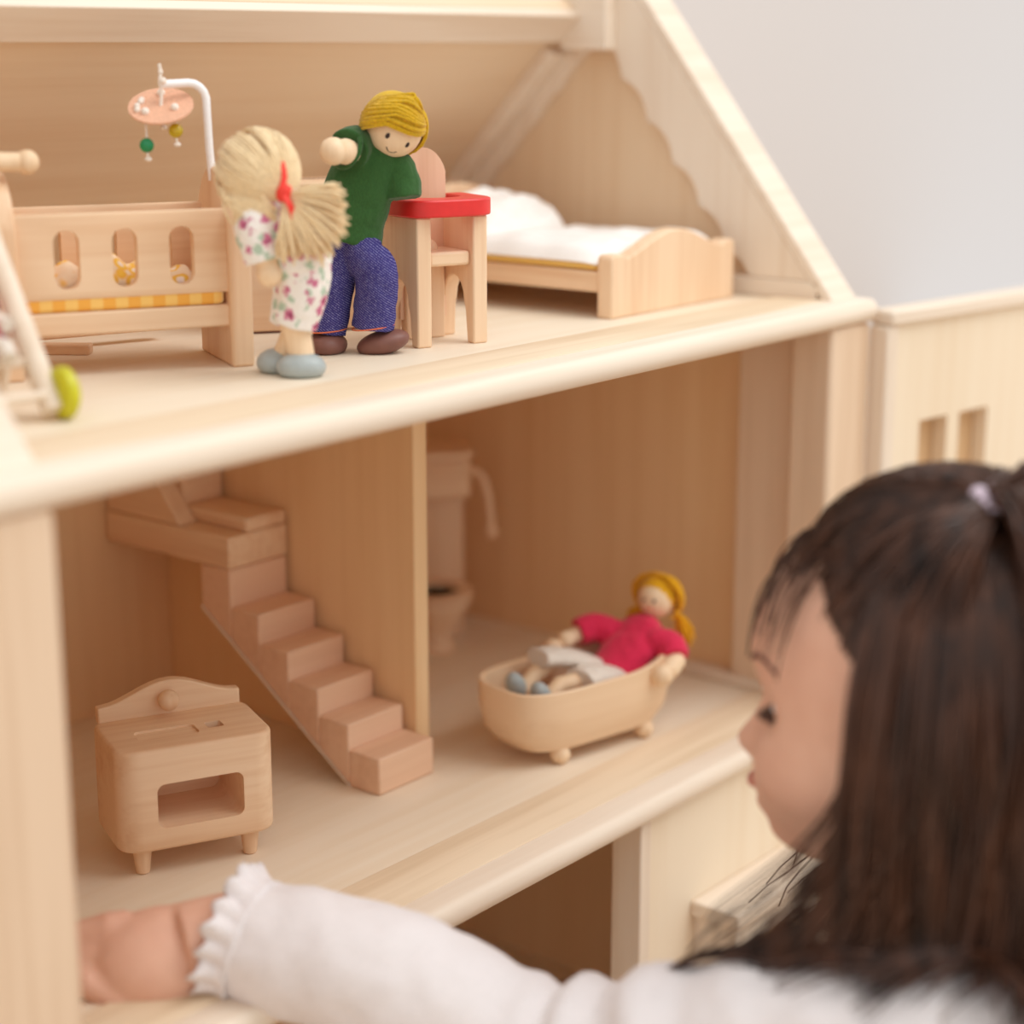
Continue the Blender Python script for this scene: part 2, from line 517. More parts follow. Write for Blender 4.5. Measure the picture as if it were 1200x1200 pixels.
# back roof slope, ridge rail and corner battens
RT, RB = Vector((0.711, 0.670)), Vector((0.868, ZA))
rd = (RB - RT).normalized(); rn = Vector((-rd.y, rd.x))
if rn.y < 0: rn = -rn
def slope_piece(name, x0, x1, a0, a1, h0, h1, mat, parent=house):
    A, B = RT + rd * a0, RT + rd * a1
    out = [A + rn * h0, B + rn * h0, B + rn * h1, A + rn * h1]
    return MB().prism([(v.x - HY, v.y) for v in out], x0 - HX, x1 - HX, 'yz').build(name, mat, parent, 0.0008)
LS = (RB - RT).length
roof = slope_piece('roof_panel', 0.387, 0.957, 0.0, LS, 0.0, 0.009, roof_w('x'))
slope_piece('ridge_rail', 0.395, 0.949, 0.0, 0.022, -0.006, 0.0, house_w('x'))
slope_piece('roof_batten', 0.934, 0.949, 0.030, LS - 0.012, -0.008, 0.0, house_w('y'))
slope_piece('roof_batten', 0.395, 0.410, 0.030, LS - 0.012, -0.008, 0.0, house_w('y'))
hb('ridge_block', 0.938, 0.957, 0.688, 0.722, 0.646, 0.690, house_w('y'))
# folded-open front wing on the right, with two window openings
wing = MB().b(0, 0.30, -0.006, 0.004, -0.205, 0.0).build('front_wing', wood((238, 222, 198), (232, 212, 184), 'z', 0.6, 0.5, 'pale_panel'), house, 0.0)
wing.location = (0.9785 - HX, 0.520 - HY, 0.492)
wing.rotation_euler = (0, 0, rad(-9))
cs = [MB().b(x0, x1, -0.03, 0.03, -0.125, -0.060).build('cutter', M['wall']) for x0, x1 in ((0.036, 0.064), (0.076, 0.106))]
for c in cs:
    c.location = (0.9785, 0.520, 0.492); c.rotation_euler = (0, 0, rad(-9))
cut(wing, cs)
MB().b(0, 0.30, -0.010, 0.006, 0.0, 0.009).build('top_rail', house_w('x'), wing, 0.002)
MB().b(-0.001, 0.010, -0.008, 0.006, -0.205, 0.0).build('hinge_stile', house_w('z'), wing, 0.002)
for x0, x1 in ((0.036, 0.064), (0.076, 0.106)):
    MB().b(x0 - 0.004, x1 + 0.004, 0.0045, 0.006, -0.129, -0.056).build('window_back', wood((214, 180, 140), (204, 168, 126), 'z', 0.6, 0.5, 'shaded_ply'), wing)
# closed lower front wall on the right with a boxed bay
fw = hb('lower_front_wall', 0.766, 0.934, 0.528, 0.538, Z1, Z2 - 0.0125, wood((238, 222, 198), (232, 212, 184), 'z', 0.6, 0.5, 'pale_panel'), 0.001)
hb('edge_stile', 0.757, 0.7665, 0.526, 0.545, Z1, Z2 - 0.0125, house_w('z'), 0.001, fw)
fw.parent = house
bay = hb('bay_top', 0.808, 0.905, 0.497, 0.528, 0.183, 0.192, house_w('x'), 0.0012)
hb('bay_side', 0.812, 0.821, 0.500, 0.528, Z1, 0.183, house_w('z'), 0.0008, bay)
hb('bay_side', 0.892, 0.901, 0.500, 0.528, Z1, 0.183, house_w('z'), 0.0008, bay)
hb('bay_panel', 0.821, 0.892, 0.515, 0.519, Z1, 0.183, ply_w('z'), 0.0004, bay)
hb('bay_rail', 0.821, 0.892, 0.502, 0.512, 0.165, 0.183, house_w('x'), 0.0008, bay)

# ------------------------------------------------------------------ staircase
st = thing('staircase', (0.697, 0.636, Z2), 0, 'pinkish wooden toy staircase climbing along the partition to a landing', 'staircase')
SXw = 0.0215
tz = [0.0205, 0.0345, 0.0495, 0.0655, 0.0822]
tr = 0.0218
m_st = wood((234, 196, 166), (224, 182, 150), 'x', 0.8, 0.5, 'stair_wood')
tzz = tz + [0.1033]
slope = (tz[-1] - tz[0]) / (4 * tr)
def under(y): return max(0.0, slope * (y - 0.020))
for i, z in enumerate(tzz):
    y0 = i * tr; y1 = y0 + tr + (0.002 if i == 5 else 0.0)
    out = [(y0, under(y0))]
    if y0 < 0.020 < y1: out.append((0.020, 0.0))
    out += [(y1, under(y1)), (y1, z), (y0, z)]
    MB().prism(out, -SXw, SXw, 'yz').build('step', m_st, st, 0.0012)
# thin board closing the underside of the flight
y1 = 6 * tr + 0.002
MB().prism([(0.0195, 0.0), (0.0222, 0.0), (y1, under(y1) - 0.0022), (y1, under(y1) - 0.0002), (0.0205, 0.0002)], -SXw - 0.0003, SXw, 'yz').build('underside_board', house_w('y'), st, 0.0003)
MB().b(-SXw, SXw + 0.001, 5 * tr, 0.2125, 0.1035, 0.1215).build('landing', toy_w('y'), st, 0.0012)
MB().b(-SXw + 0.014, SXw + 0.001, 5 * tr + 0.0, 0.2125, 0.1215, 0.1295).build('landing_step', toy_w('y'), st, 0.002)
MB().prism([(5 * tr + 0.040, 0.1217), (0.2125, 0.1217), (0.2125, 0.220), (5 * tr + 0.075, 0.165)], -SXw + 0.001, -SXw + 0.0135, 'yz').build('upper_string', toy_w('y'), st, 0.001)
MB().b(-SXw + 0.014, SXw, 0.160, 0.2125, 0.1297, 0.148).build('upper_step', toy_w('x'), st, 0.001)
MB().b(-SXw + 0.014, SXw, 0.182, 0.2125, 0.1482, 0.168).build('upper_step', toy_w('x'), st, 0.001)

# ------------------------------------------------------------------ toy stove
sv = thing('toy_stove', (0.5675, 0.6635, Z2), -25, 'small wooden toy stove on four peg legs with an open oven', 'toy stove')
W, D = 0.0385, 0.0265
body = MB().prism(rrect(-W, W, -D, D, 0.011, 8), 0.0135, 0.0640, 'xy').build('body', toy_w('x'), sv, 0.0022, seg=3)
c1 = MB().prism(rrect(-0.0205, 0.0215, 0.0245, 0.0465, 0.004), -0.06, 0.014, 'xz').build('cutter', M['wall'])
c2 = MB().prism(rrect(0.0105, 0.0185, -0.0085, -0.0005, 0.0012, 3), 0.052, 0.08, 'xy').build('cutter', M['wall'])
c3 = MB().prism(rrect(-0.024, 0.0055, -0.0125, 0.001, 0.003, 5), 0.0628, 0.08, 'xy').build('cutter', M['wall'])
for c in (c1, c2, c3): c.parent = sv
bpy.context.view_layer.update()
cut(body, [c1, c2, c3])
out = [(-0.0355, 0.0635), (0.0355, 0.0635), (0.0355, 0.0715)]
for k in range(17):
    x = 0.0335 - 0.067 * k / 16
    out.append((x, 0.0715 + 0.0095 * (0.5 + 0.5 * math.cos(math.pi * x / 0.0335)) ** 0.9))
out.append((-0.0355, 0.0715))
sp = MB().prism(out, 0.0200, 0.0262, 'xz').build('splashback', toy_w('x'), sv, 0.0008)
MB().ball((-0.002, 0.0145, 0.0725), 0.0052, 18).tube([(-0.002, 0.0150, 0.0735), (-0.002, 0.0205, 0.0735)], 0.0022, 10).build('knob', toy_w('z'), sp)
for x, y in ((-0.0265, -0.0165), (0.0265, -0.0165), (-0.0265, 0.0165), (0.0265, 0.0165)):
    MB().lathe([(0.0026, 0.0), (0.0033, 0.0006), (0.0048, 0.0138)], 16, Matrix.Translation((x, y, 0))).build('leg', toy_w('z'), sv)

# little pedestal stool half hidden behind the stove
sl = thing('toy_stool', (0.503, 0.722, Z2), 0, 'small round wooden toy stool behind the stove beside the left post', 'toy stool')
MB().lathe([(0.0, 0.0), (0.0135, 0.0), (0.0145, 0.0015), (0.0140, 0.0045), (0.0, 0.0045)], 28).build('base', toy_w('x'), sl)
MB().lathe([(0.008, 0.004), (0.005, 0.010), (0.0055, 0.021)], 20).build('pedestal', toy_w('z'), sl)
MB().lathe([(0.0, 0.020), (0.0165, 0.020), (0.0175, 0.022), (0.0175, 0.026), (0.0165, 0.0275), (0.0, 0.0275)], 28).build('seat', toy_w('x'), sl)

# ------------------------------------------------------------------ bathtub
tb = thing('toy_bathtub', (0.8045, 0.6055, Z2), -11, 'pale wooden toy bathtub on four ball feet', 'toy bathtub')
def tub_mesh():
    mb = MB(); bm = mb.bm; n = 48
    def ring(sx, sy, zf):
        r = []
        for k in range(n):
            a = 2 * math.pi * k / n
            c, s = math.cos(a), math.sin(a)
            e = 0.55
            x = sx * math.copysign(abs(c) ** e, c); y = sy * math.copysign(abs(s) ** e, s)
            r.append(bm.verts.new((x, y, zf(x))))
        return r
    rise = lambda x: 0.044 + 0.013 * max(0, (x - 0.012) / 0.052) ** 2.0
    L = [ring(0.038, 0.018, lambda x: 0.0075), ring(0.048, 0.025, lambda x: 0.0095), ring(0.0545, 0.0285, lambda x: 0.018), ring(0.0572, 0.030, lambda x: 0.030),
         ring(0.058, 0.0305, rise), ring(0.0572, 0.0298, lambda x: rise(x) + 0.0008), ring(0.0548, 0.0272, lambda x: rise(x)), ring(0.0525, 0.0255, lambda x: 0.028), ring(0.045, 0.021, lambda x: 0.0155), ring(0.033, 0.014, lambda x: 0.0135)]
    for a, b in zip(L, L[1:]):
        for k in range(n):
            bm.faces.new((a[k], a[(k + 1) % n], b[(k + 1) % n], b[k]))
    bm.faces.new(list(reversed(L[0]))); bm.faces.new(L[-1])
    return mb
tub_mesh().build('basin', wood((236, 206, 172), (228, 194, 158), 'x', 0.9, 0.5, 'beech_tub'), tb)
for x in (-0.029, 0.034):
    for y in (-0.020, 0.020):
        MB().ball((x, y, 0.0056), 0.0056, 16).build('foot', bead_w(), tb)

# ------------------------------------------------------------------ high-tank toilet
tl = thing('toy_toilet', (0.888, 0.786, Z2), -40, 'tall wooden toy toilet with high tank and pull lever behind partition', 'toy toilet')
MB().b(-0.023, 0.023, 0.012, 0.020, 0.0, 0.098).build('back_panel', toy_w('z'), tl, 0.0012)
tk = MB().prism(rrect(-0.026, 0.026, -0.006, 0.024, 0.008), 0.098, 0.124, 'xy').build('tank', toy_w('x'), tl, 0.002)
MB().prism(rrect(-0.028, 0.028, -0.009, 0.025, 0.009), 0.124, 0.130, 'xy').build('tank_lid', toy_w('x'), tk, 0.002)
MB().tube(curve([(0.024, 0.004, 0.116), (0.033, 0.002, 0.111), (0.037, 0.0, 0.098), (0.039, 0.0, 0.078)]), 0.003, 10).ball((0.039, 0, 0.074), 0.0048, 14).build('pull_lever', toy_w('z'), tl)
MB().lathe([(0.012, 0.0), (0.0135, 0.002), (0.010, 0.010), (0.012, 0.016), (0.022, 0.030), (0.0235, 0.033), (0.0235, 0.036), (0.019, 0.037), (0.016, 0.033), (0.0, 0.028)], 28, Matrix.Translation((0, -0.012, 0))).build('bowl', toy_w('z'), tl)
MB().lathe([(0.015, 0.0372), (0.0245, 0.0372), (0.0245, 0.0405), (0.015, 0.0405), (0.015, 0.0372)], 28, Matrix.Translation((0, -0.012, 0))).build('seat', toy_w('x'), tl, 0.0)

# ------------------------------------------------------------------ crib
RX = -51.0     # furniture standing square to the viewer
CRZ = -27.0
cb = thing('toy_crib', (0.550, 0.683, ZA), CRZ, 'pale wooden toy crib with slotted side rails and arched ends', 'toy crib')
# local x: along the crib to the right; y: away from the viewer
CW, CD = 0.052, 0.0235
def crib_end(x0, x1, nm):
    h = 0.089
    out = [(-CD - 0.004, 0.0), (CD + 0.004, 0.0), (CD + 0.004, 0.064)]
    out = [(-CD - 0.004, 0.0), (CD + 0.004, 0.0)]
    for k in range(17):
        a = rad(20 + 140 * k / 16)
        out.append((math.cos(a) / math.cos(rad(20)) * (CD + 0.004), 0.064 + (math.sin(a) - math.sin(rad(20))) / (1 - math.sin(rad(20))) * (h - 0.064)))
    return MB().prism(out, x0, x1, 'yz').build(nm, toy_w('z'), cb, 0.0014)
crib_end(CW - 0.001, CW + 0.0095, 'end_panel')
e2 = crib_end(-0.056, -0.042, 'end_panel')
for y0, y1 in ((-CD, -CD + 0.006), (CD - 0.006, CD)):
    rl = MB().b(-0.043, CW, y0, y1, 0.034, 0.0715).build('side_rail', toy_w('x'), cb, 0.0012)
    cs = []
    for cx in (-0.0205, 0.0050, 0.0305):
        c = MB().prism(rrect(cx - 0.0056, cx + 0.0056, 0.0385, 0.0645, 0.0055, 8), y0 - 0.02, y1 + 0.02, 'xz').build('cutter', M['wall'])
        c.parent = cb; cs.append(c)
    bpy.context.view_layer.update()
    cut(rl, cs)
MB().b(-0.043, CW, -CD, CD, 0.0185, 0.0285).build('base_board', toy_w('x'), cb, 0.001)
# peg with ball ends across the near-left end
kb = MB().tube([(-0.060, -0.014, 0.0945), (-0.036, -0.014, 0.0935)], 0.0042, 14).ball((-0.0335, -0.014, 0.0935), 0.0054, 16).ball((-0.060, -0.014, 0.0945), 0.0054, 16).build('ball_peg', bead_w(), e2)
MB().tube([(-0.049, -0.014, 0.078), (-0.049, -0.014, 0.0945)], 0.0035, 12).build('peg_stem', bead_w(), e2)

mt = MB().prism(rrect(-0.041, CW - 0.002, -CD + 0.0005, CD - 0.0005, 0.004), 0.0287, 0.0352, 'xy').build('crib_mattress', M['gingham'], None, 0.0018, seg=3)
tag(mt, 'orange gingham mattress lying on the base of the toy crib', 'mattress')
mt.location = cb.location; mt.rotation_euler = cb.rotation_euler
mb = MB(); bm = mb.bm
nx, ny = 30, 14
vv = [[bm.verts.new((-0.040 + 0.080 * i / nx, -0.0155 + 0.031 * j / ny, 0.0372 + 0.0125 * (max(0, 1 - (2 * j / ny - 1) ** 2)) ** 0.5 * (max(0, 1 - (2 * i / nx - 1) ** 6)) ** 0.5 * (0.85 + 0.25 * math.sin(i * 0.9) + 0.15 * math.cos(i * 0.37)))) for j in range(ny + 1)] for i in range(nx + 1)]
for i in range(nx):
    for j in range(ny):
        bm.faces.new((vv[i][j], vv[i + 1][j], vv[i + 1][j + 1], vv[i][j + 1]))
bq = mb.build('crib_blanket', M['print'])
so = bq.modifiers.new('solid', 'SOLIDIFY'); so.thickness = 0.0012; so.offset = -1
tag(bq, 'yellow and white printed blanket bunched inside the toy crib', 'blanket')
bq.location = cb.location; bq.rotation_euler = cb.rotation_euler

# mobile
mo = thing('crib_mobile', (0.0, 0.0, 0.0), 0, 'white bent-rod crib mobile with felt disc and two glass beads', 'mobile')
mo.location = cb.matrix_world @ Vector((0, 0, 0)) if False else (0.5535, 0.6795, ZA + 0.0865)
mo.rotation_euler = cb.rotation_euler
ax, top = 0.0465, 0.0400
path = [(ax + 0.001, 0.002, -0.004), (ax, 0.002, 0.010), (ax - 0.0005, 0.002, 0.026)] + [(ax - 0.0085 + 0.008 * math.cos(rad(a)), 0.002, top - 0.0085 + 0.008 * math.sin(rad(a))) for a in (10, 30, 50, 70, 90)] + [(ax - 0.015, 0.002, top - 0.0008), (ax - 0.0212, 0.002, top - 0.001)]
MB().tube(path, 0.0019, 14).build('arm', M['white_paint'], mo)
dz = top - 0.0105
dx = ax - 0.0215
rotd = Matrix.Rotation(rad(-13), 4, 'Y') @ Matrix.Rotation(rad(28), 4, 'X')
DC = Matrix.Translation((dx, 0.002, dz)) @ rotd
MB().lathe([(0.0, -0.0004), (0.0146, -0.0004), (0.0146, 0.0004), (0.0, 0.0004)], 36, DC).build('disc', M['leather'], mo)
MB().tube(curve([(dx, 0.002, dz - 0.001), (dx + 0.0005, 0.002, dz + 0.006), (dx, 0.002, top), (dx + 0.0004, 0.002, top + 0.004), (dx, 0.002, top + 0.008)]), 0.0008, 8).ball((dx + 0.001, 0.0, top + 0.0005), 0.0016, 10).ball((dx + 0.0005, 0.002, top + 0.0045), 0.0012, 10).build('hanger_string', M['string'], mo)
for (px, py, ln, mm) in ((-0.0085, -0.0035, 0.0135, 'bead_green'), (0.0045, -0.006, 0.0090, 'bead_yellow'), (0.003, 0.008, 0.008, 'bead_yellow')):
    p = DC @ Vector((px, py, 0))
    s_ = MB().tube([p + Vector((0, 0, 0.0006)), p + Vector((0.0002, 0, -ln - 0.005))], 0.00055, 8).ball(p + Vector((0, 0, 0.0012)), 0.0019, 10).ball(p + Vector((0.0004, 0, -ln - 0.0062)), (0.0017, 0.0014, 0.0012), 10).build('bead_string', M['string'], mo)
    if py < 0:
        MB().ball(p + Vector((0, 0, -ln)), 0.0033, 16).build('bead', M[mm], s_)
for px, py in ((-0.011, 0.000), (-0.010, 0.003), (-0.0075, 0.0055), (-0.0065, 0.007)):
    p = DC @ Vector((px, py, 0.001)); 
    MB().ball(p, 0.0015, 10).build('knot', M['string'], mo)

# flat wooden bars lying on the attic floor under the crib
bars = thing('flat_wooden_bars', (0.566, 0.738, ZA), RX + 14, 'two flat wooden bars hinged in a V lying beneath the crib', 'wooden bars')
MB().box((-0.022, -0.006, 0.0025), (0.075, 0.008, 0.005), Matrix.Rotation(rad(-16), 4, 'Z')).build('bar', toy_w('x'), bars, 0.0008)
MB().box((0.010, 0.008, 0.0078), (0.085, 0.008, 0.005), Matrix.Rotation(rad(20), 4, 'Z')).build('bar', toy_w('x'), bars, 0.0008)

# ------------------------------------------------------------------ toy chest behind the dolls
ch = thing('toy_chest', (0.7015, 0.696, ZA), -35, 'plain wooden toy chest standing behind the two dolls', 'toy chest')
MB().b(-0.042, 0.040, -0.019, 0.019, 0.0012, 0.0690).build('body', toy_w('x'), ch, 0.001)
ld = MB().b(-0.043, 0.041, -0.020, 0.020, 0.0693, 0.0755).build('lid', toy_w('x'), ch, 0.0012)
MB().b(-0.036, 0.020, 0.0060, 0.0068, 0.0756, 0.0759).build('lid_seam', M['shoe_brown'], ld)
MB().b(0.0192, 0.0200, -0.012, 0.0060, 0.0756, 0.0759).build('lid_seam', M['shoe_brown'], ld)
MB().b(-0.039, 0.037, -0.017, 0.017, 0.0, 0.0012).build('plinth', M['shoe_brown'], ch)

# ------------------------------------------------------------------ high chair
hc = thing('toy_high_chair', (0.7015, 0.6175, ZA), -20, 'wooden toy high chair with a bright red horseshoe tray', 'toy high chair')
CWH = 0.0195
def side_outline():
    # front at y=-0.019, back at y=0.019
    out = [(-0.019, 0.0), (-0.0125, 0.0)]
    out += [(-0.0105, 0.016)]
    for k in range(9):
        a = rad(180 - 180 * k / 8)
        out.append((0.001 + 0.010 * math.cos(a), 0.020 + 0.012 * math.sin(a)))
    out += [(0.0125, 0.016), (0.0135, 0.0), (0.019, 0.0), (0.019, 0.0625), (-0.019, 0.0625)]
    return out
for x0 in (-CWH, CWH - 0.008):
    MB().prism(side_outline(), x0, x0 + 0.008, 'yz').build('side_panel', toy_w('z'), hc, 0.0009)
out = [(-0.013, 0.010), (0.013, 0.010), (0.013, 0.082)]
for k in range(13):
    a = rad(20 + 140 * k / 12)
    out.append((0.0145 * math.cos(a) / math.cos(rad(20)) * 0.9, 0.082 + 0.012 * (math.sin(a) - math.sin(rad(20))) / (1 - math.sin(rad(20)))))
out.append((-0.013, 0.082))
bk = MB().prism(out, 0.011, 0.0165, 'xz').build('backrest', wood((234, 196, 166), (222, 180, 148), 'z', 1.2, 0.45, 'pink_beech'), hc, 0.0009)
bk.rotation_euler = (rad(0), 0, 0)
MB().b(-0.011, 0.011, 0.0085, 0.0150, 0.0, 0.0385).build('rear_foot', toy_w('z'), hc, 0.0009)
MB().b(-CWH + 0.0082, CWH - 0.0082, -0.0165, 0.0108, 0.0385, 0.0455).build('seat', toy_w('x'), hc, 0.0015)
# horseshoe tray
out = []
TW, TF, TB = 0.0245, -0.0255, 0.016
pts = []
for k in range(25):
    a = rad(180 + 180 * k / 24)
    pts.append((math.copysign(abs(math.cos(a)) ** 0.55, math.cos(a)) * TW, -0.004 + abs(math.sin(a)) ** 0.7 * math.copysign(1, math.sin(a)) * 0.0205))
pts += [(TW, TB), (TW - 0.0105, TB)]
for k in range(17):
    a = rad(0 - 180 * k / 16)
    pts.append((math.cos(a) * (TW - 0.0105), 0.001 + math.sin(a) * 0.0105))
pts += [(-TW + 0.0105, TB), (-TW, TB)]
MB().prism(pts, 0.0627, 0.0710, 'xy').build('tray', M['red'], hc, 0.0009)

# ------------------------------------------------------------------ bed
bd = thing('toy_bed', (0.8755, 0.675, ZA), 0, 'wooden toy bed with a wavy footboard under the gable', 'toy bed')
BW = 0.060
def bed_end(y0, y1, h, nm):
    out = [(-BW, 0.0), (BW, 0.0), (BW, h - 0.012)]
    for k in range(31):
        x = BW - 0.002 - (2 * BW - 0.004) * k / 30
        u = abs(x) / BW
        out.append((x, h - 0.012 + 0.012 * (0.5 + 0.5 * math.cos(math.pi * min(1, u * 1.25))) ** 0.8 + (0.002 if u > 0.8 else 0)))
    out.append((-BW, h - 0.012))
    return MB().prism(out, y0, y1, 'xz').build(nm, toy_w('z'), bd, 0.0012)
bed_end(-0.083, -0.073, 0.044, 'footboard')
bed_end(0.073, 0.083, 0.062, 'headboard')
for x0 in (-BW + 0.002, BW - 0.008):
    MB().b(x0, x0 + 0.006, -0.073, 0.073, 0.0135, 0.0245).build('side_rail', toy_w('y'), bd, 0.0006)
MB().b(-BW + 0.008, BW - 0.008, -0.073, 0.073, 0.018, 0.0215).build('bed_base', toy_w('y'), bd, 0.0)
bm_ = MB().prism(rrect(-BW + 0.004, BW - 0.004, -0.0725, 0.0725, 0.006), 0.0247, 0.0290, 'xy').build('bed_mattress', M['yellow_pad'], None, 0.0015)
bm_.location = bd.location
tag(bm_, 'thin yellow mattress edge showing under the white quilt', 'mattress')
def soft(name, sx, sy, h, mat, nx=26, ny=26, seed=0, amp=0.002, droop=0.0, e=0.35):
    mb = MB(); bm = mb.bm
    T, B = [], []
    for i in range(nx + 1):
        a, b = [], []
        for j in range(ny + 1):
            u, v = 2 * i / nx - 1, 2 * j / ny - 1
            f = max(0.0, (1 - abs(u) ** 5) * (1 - abs(v) ** 5)) ** e
            nz = noise.noise(Vector((u * 2.2 + seed, v * 2.2, seed * 1.7))) * amp + noise.noise(Vector((u * 5 + seed, v * 5, 3.0))) * amp * 0.4
            a.append(bm.verts.new((u * sx, v * sy, h * f + nz * f - droop * (abs(u) ** 8 + abs(v) ** 8))))
            b.append(bm.verts.new((u * sx * 0.985, v * sy * 0.985, -0.0008 - droop * (abs(u) ** 8 + abs(v) ** 8))))
        T.append(a); B.append(b)
    for i in range(nx):
        for j in range(ny):
            bm.faces.new((T[i][j], T[i + 1][j], T[i + 1][j + 1], T[i][j + 1]))
            bm.faces.new((B[i][j], B[i][j + 1], B[i + 1][j + 1], B[i + 1][j]))
    for i in range(nx):
        bm.faces.new((T[i][0], B[i][0], B[i + 1][0], T[i + 1][0])); bm.faces.new((T[i + 1][ny], B[i + 1][ny], B[i][ny], T[i][ny]))
    for j in range(ny):
        bm.faces.new((T[0][j + 1], B[0][j + 1], B[0][j], T[0][j])); bm.faces.new((T[nx][j], B[nx][j], B[nx][j + 1], T[nx][j + 1]))
    return mb.build(name, mat, None, 0, True)
ql = soft('bed_quilt', BW - 0.001, 0.050, 0.0080, M['white_cloth'], seed=2, amp=0.004, droop=0.001)
ql.location = (0.8755, 0.675 - 0.0215, ZA + 0.0306)
tag(ql, 'puffy white quilt covering the front of the toy bed', 'quilt')
pw = soft('bed_pillow', 0.050, 0.026, 0.018, M['white_cloth'], seed=5, amp=0.006, e=0.6)
pw.location = (0.873, 0.7215, ZA + 0.0345); pw.rotation_euler = (rad(24), rad(-3), rad(4))
tag(pw, 'rumpled white pillow at the head of the toy bed', 'pillow')

# ------------------------------------------------------------------ dolls
def strands(name, specs, mat, parent, r=0.0006, seg=5):
    mb = MB()
    for pts in specs:
        n = len(pts)
        mb.tube(pts, [r * (1.0 if 0 < i < n - 1 else 0.5) for i in range(n)], seg)
    o = mb.build(name, mat, parent)
    return o

def blob(mb, c, r, rot=None, seg=20):
    mb.ball(c, r, seg, rot)

def remeshed(mb, name, mat, parent, voxel, smooth_it=4, disp=0.0, dsc=200):
    o = mb.build(name, mat, parent)
    m = o.modifiers.new('r', 'REMESH'); m.mode = 'VOXEL'; m.voxel_size = voxel
    s = o.modifiers.new('s', 'SMOOTH'); s.iterations = smooth_it; s.factor = 0.5
    bpy.context.view_layer.update()
    bake(o)
    if disp:
        me = o.data
        nr = [v.normal.copy() for v in me.vertices]
        co = []
        for v, nn in zip(me.vertices, nr):
            n = noise.noise(v.co * dsc) + 0.5 * noise.noise(v.co * dsc * 2.3)
            co.extend(v.co + nn * (n * disp))
        me.vertices.foreach_set('co', co)
        me.update()
    for p in o.data.polygons: p.use_smooth = True
    if not o.data.materials: o.data.materials.append(mat)
    return o

# ---- man doll: local x to the right, y away from the viewer, z up; 1 px of the sketch = 0.412 mm
U = 0.000412
man = thing('cloth_doll', (0.6535, 0.6225, ZA), RX, 'yellow-haired wooden doll in green shirt and denim leaning on the high chair', 'doll')
def mp(px, py, y=0.0):     # sketch point (px right, py down) -> local
    return Vector(((px - 420) * U, y, (412 - py) * U * 0.975 - y * 0.247))
for c, rr, rot, nm in ((mp(381, 404, -0.002), (0.0100, 0.0125, 0.0066), 0, 0), (mp(447, 402, -0.004), (0.0130, 0.0095, 0.0058), -14, 0)):
    c = Vector(c); 
    mb = MB(); mb.ball(c, rr, 22, Matrix.Rotation(rad(rot), 4, 'Y'))
    o = mb.build('shoe', M['shoe_brown'], man)
    for v in o.data.vertices:
        if v.co.z < c.z - rr[2] * 0.55 and rot == 0: v.co.z = c.z - rr[2] * 0.55
def leg(pts, radii, nm='trouser_leg'):
    mb = MB(); mb.tube(curve(pts, 5), [radii[0] + (radii[1] - radii[0]) * i / (5 * (len(pts) - 1)) for i in range(5 * (len(pts) - 1) + 1)], 20)
    return mb
jb = MB()
jb.tube(curve([mp(398, 268, 0.002), mp(396, 300, 0.001), mp(389, 340, 0.0), mp(380, 389, -0.001)], 6), [(0.0085 + 0.0014 * min(1, i / 10)) for i in range(19)], 22)
jb.tube(curve([mp(418, 268, 0.0), mp(428, 300, -0.004), mp(441, 322, -0.006), mp(436, 384, -0.004)], 6), [(0.0085 + 0.0017 * min(1, i / 8)) for i in range(19)], 22)
jb.ball(mp(408, 275, 0.002), (0.0155, 0.0115, 0.010), 20)
jeans = remeshed(jb, 'jeans', M['denim'], man, 0.0007, 5, 0.0005, 160)
for pts in ([mp(380, 386, -0.001), 0.0101, -4], [mp(436, 383, -0.004), 0.0102, -7]):
    c, r, ang = pts
    ring = [Vector(c) + Matrix.Rotation(rad(ang), 3, 'Y') @ Vector((r * math.cos(2 * math.pi * k / 28), r * math.sin(2 * math.pi * k / 28), 0)) for k in range(29)]
    MB().tube(ring, 0.00035, 6, cap=False).build('hem_stitch', M['orange_thread'], jeans)
# green shirt: boxy torso leaning to the right, with two sleeves
sb = MB()
tor = [(mp(404, 279, 0.001), (0.0180, 0.0138)), (mp(410, 255, 0.001), (0.0170, 0.0130)), (mp(420, 225, 0.0), (0.0165, 0.012)), (mp(432, 195, 0.0), (0.0160, 0.0115)), (mp(439, 178, 0.0), (0.0138, 0.0105)), (mp(445, 162, 0.0), (0.0085, 0.0075))]
sb.tube([t[0] for t in tor], [t[1] for t in tor], 24, flat=(1, 0, 0))
sb.tube(curve([mp(434, 180, 0.001), mp(421, 173, -0.005), mp(413, 181, -0.012)], 5), [0.0090 + 0.0008 * i / 10 for i in range(11)], 18)
sb.tube(curve([mp(454, 186, 0.002), mp(468, 203, 0.001), mp(472, 232, -0.001)], 5), [0.0086 + 0.0006 * i / 10 for i in range(11)], 18)
shirt = remeshed(sb, 'shirt', M['green'], man, 0.0007, 5, 0.0006, 130)
ringp = [mp(446, 166, 0.0) + Matrix.Rotation(rad(26), 3, 'Y') @ Vector((0.0088 * math.cos(2 * math.pi * k / 28), 0.0082 * math.sin(2 * math.pi * k / 28), 0)) for k in range(29)]
MB().tube(ringp, 0.0013, 8, cap=False).build('collar', M['green'], shirt)
ab = MB().tube([mp(418, 182, -0.010), mp(410, 186, -0.018), mp(402, 188, -0.023)], [0.0052, 0.0056, 0.0050], 16)
ab.ball(mp(411, 186, -0.018), 0.0060, 16).ball(mp(399, 189, -0.025), 0.0064, 18)
ab.build('arm', bead_w(), man)
cuf = [mp(412, 182, -0.0130) + Matrix.Rotation(rad(58), 3, 'X') @ Matrix.Rotation(rad(-40), 3, 'Y') @ Vector((0.0085 * math.cos(2 * math.pi * k / 28), 0.0085 * math.sin(2 * math.pi * k / 28), 0)) for k in range(29)]
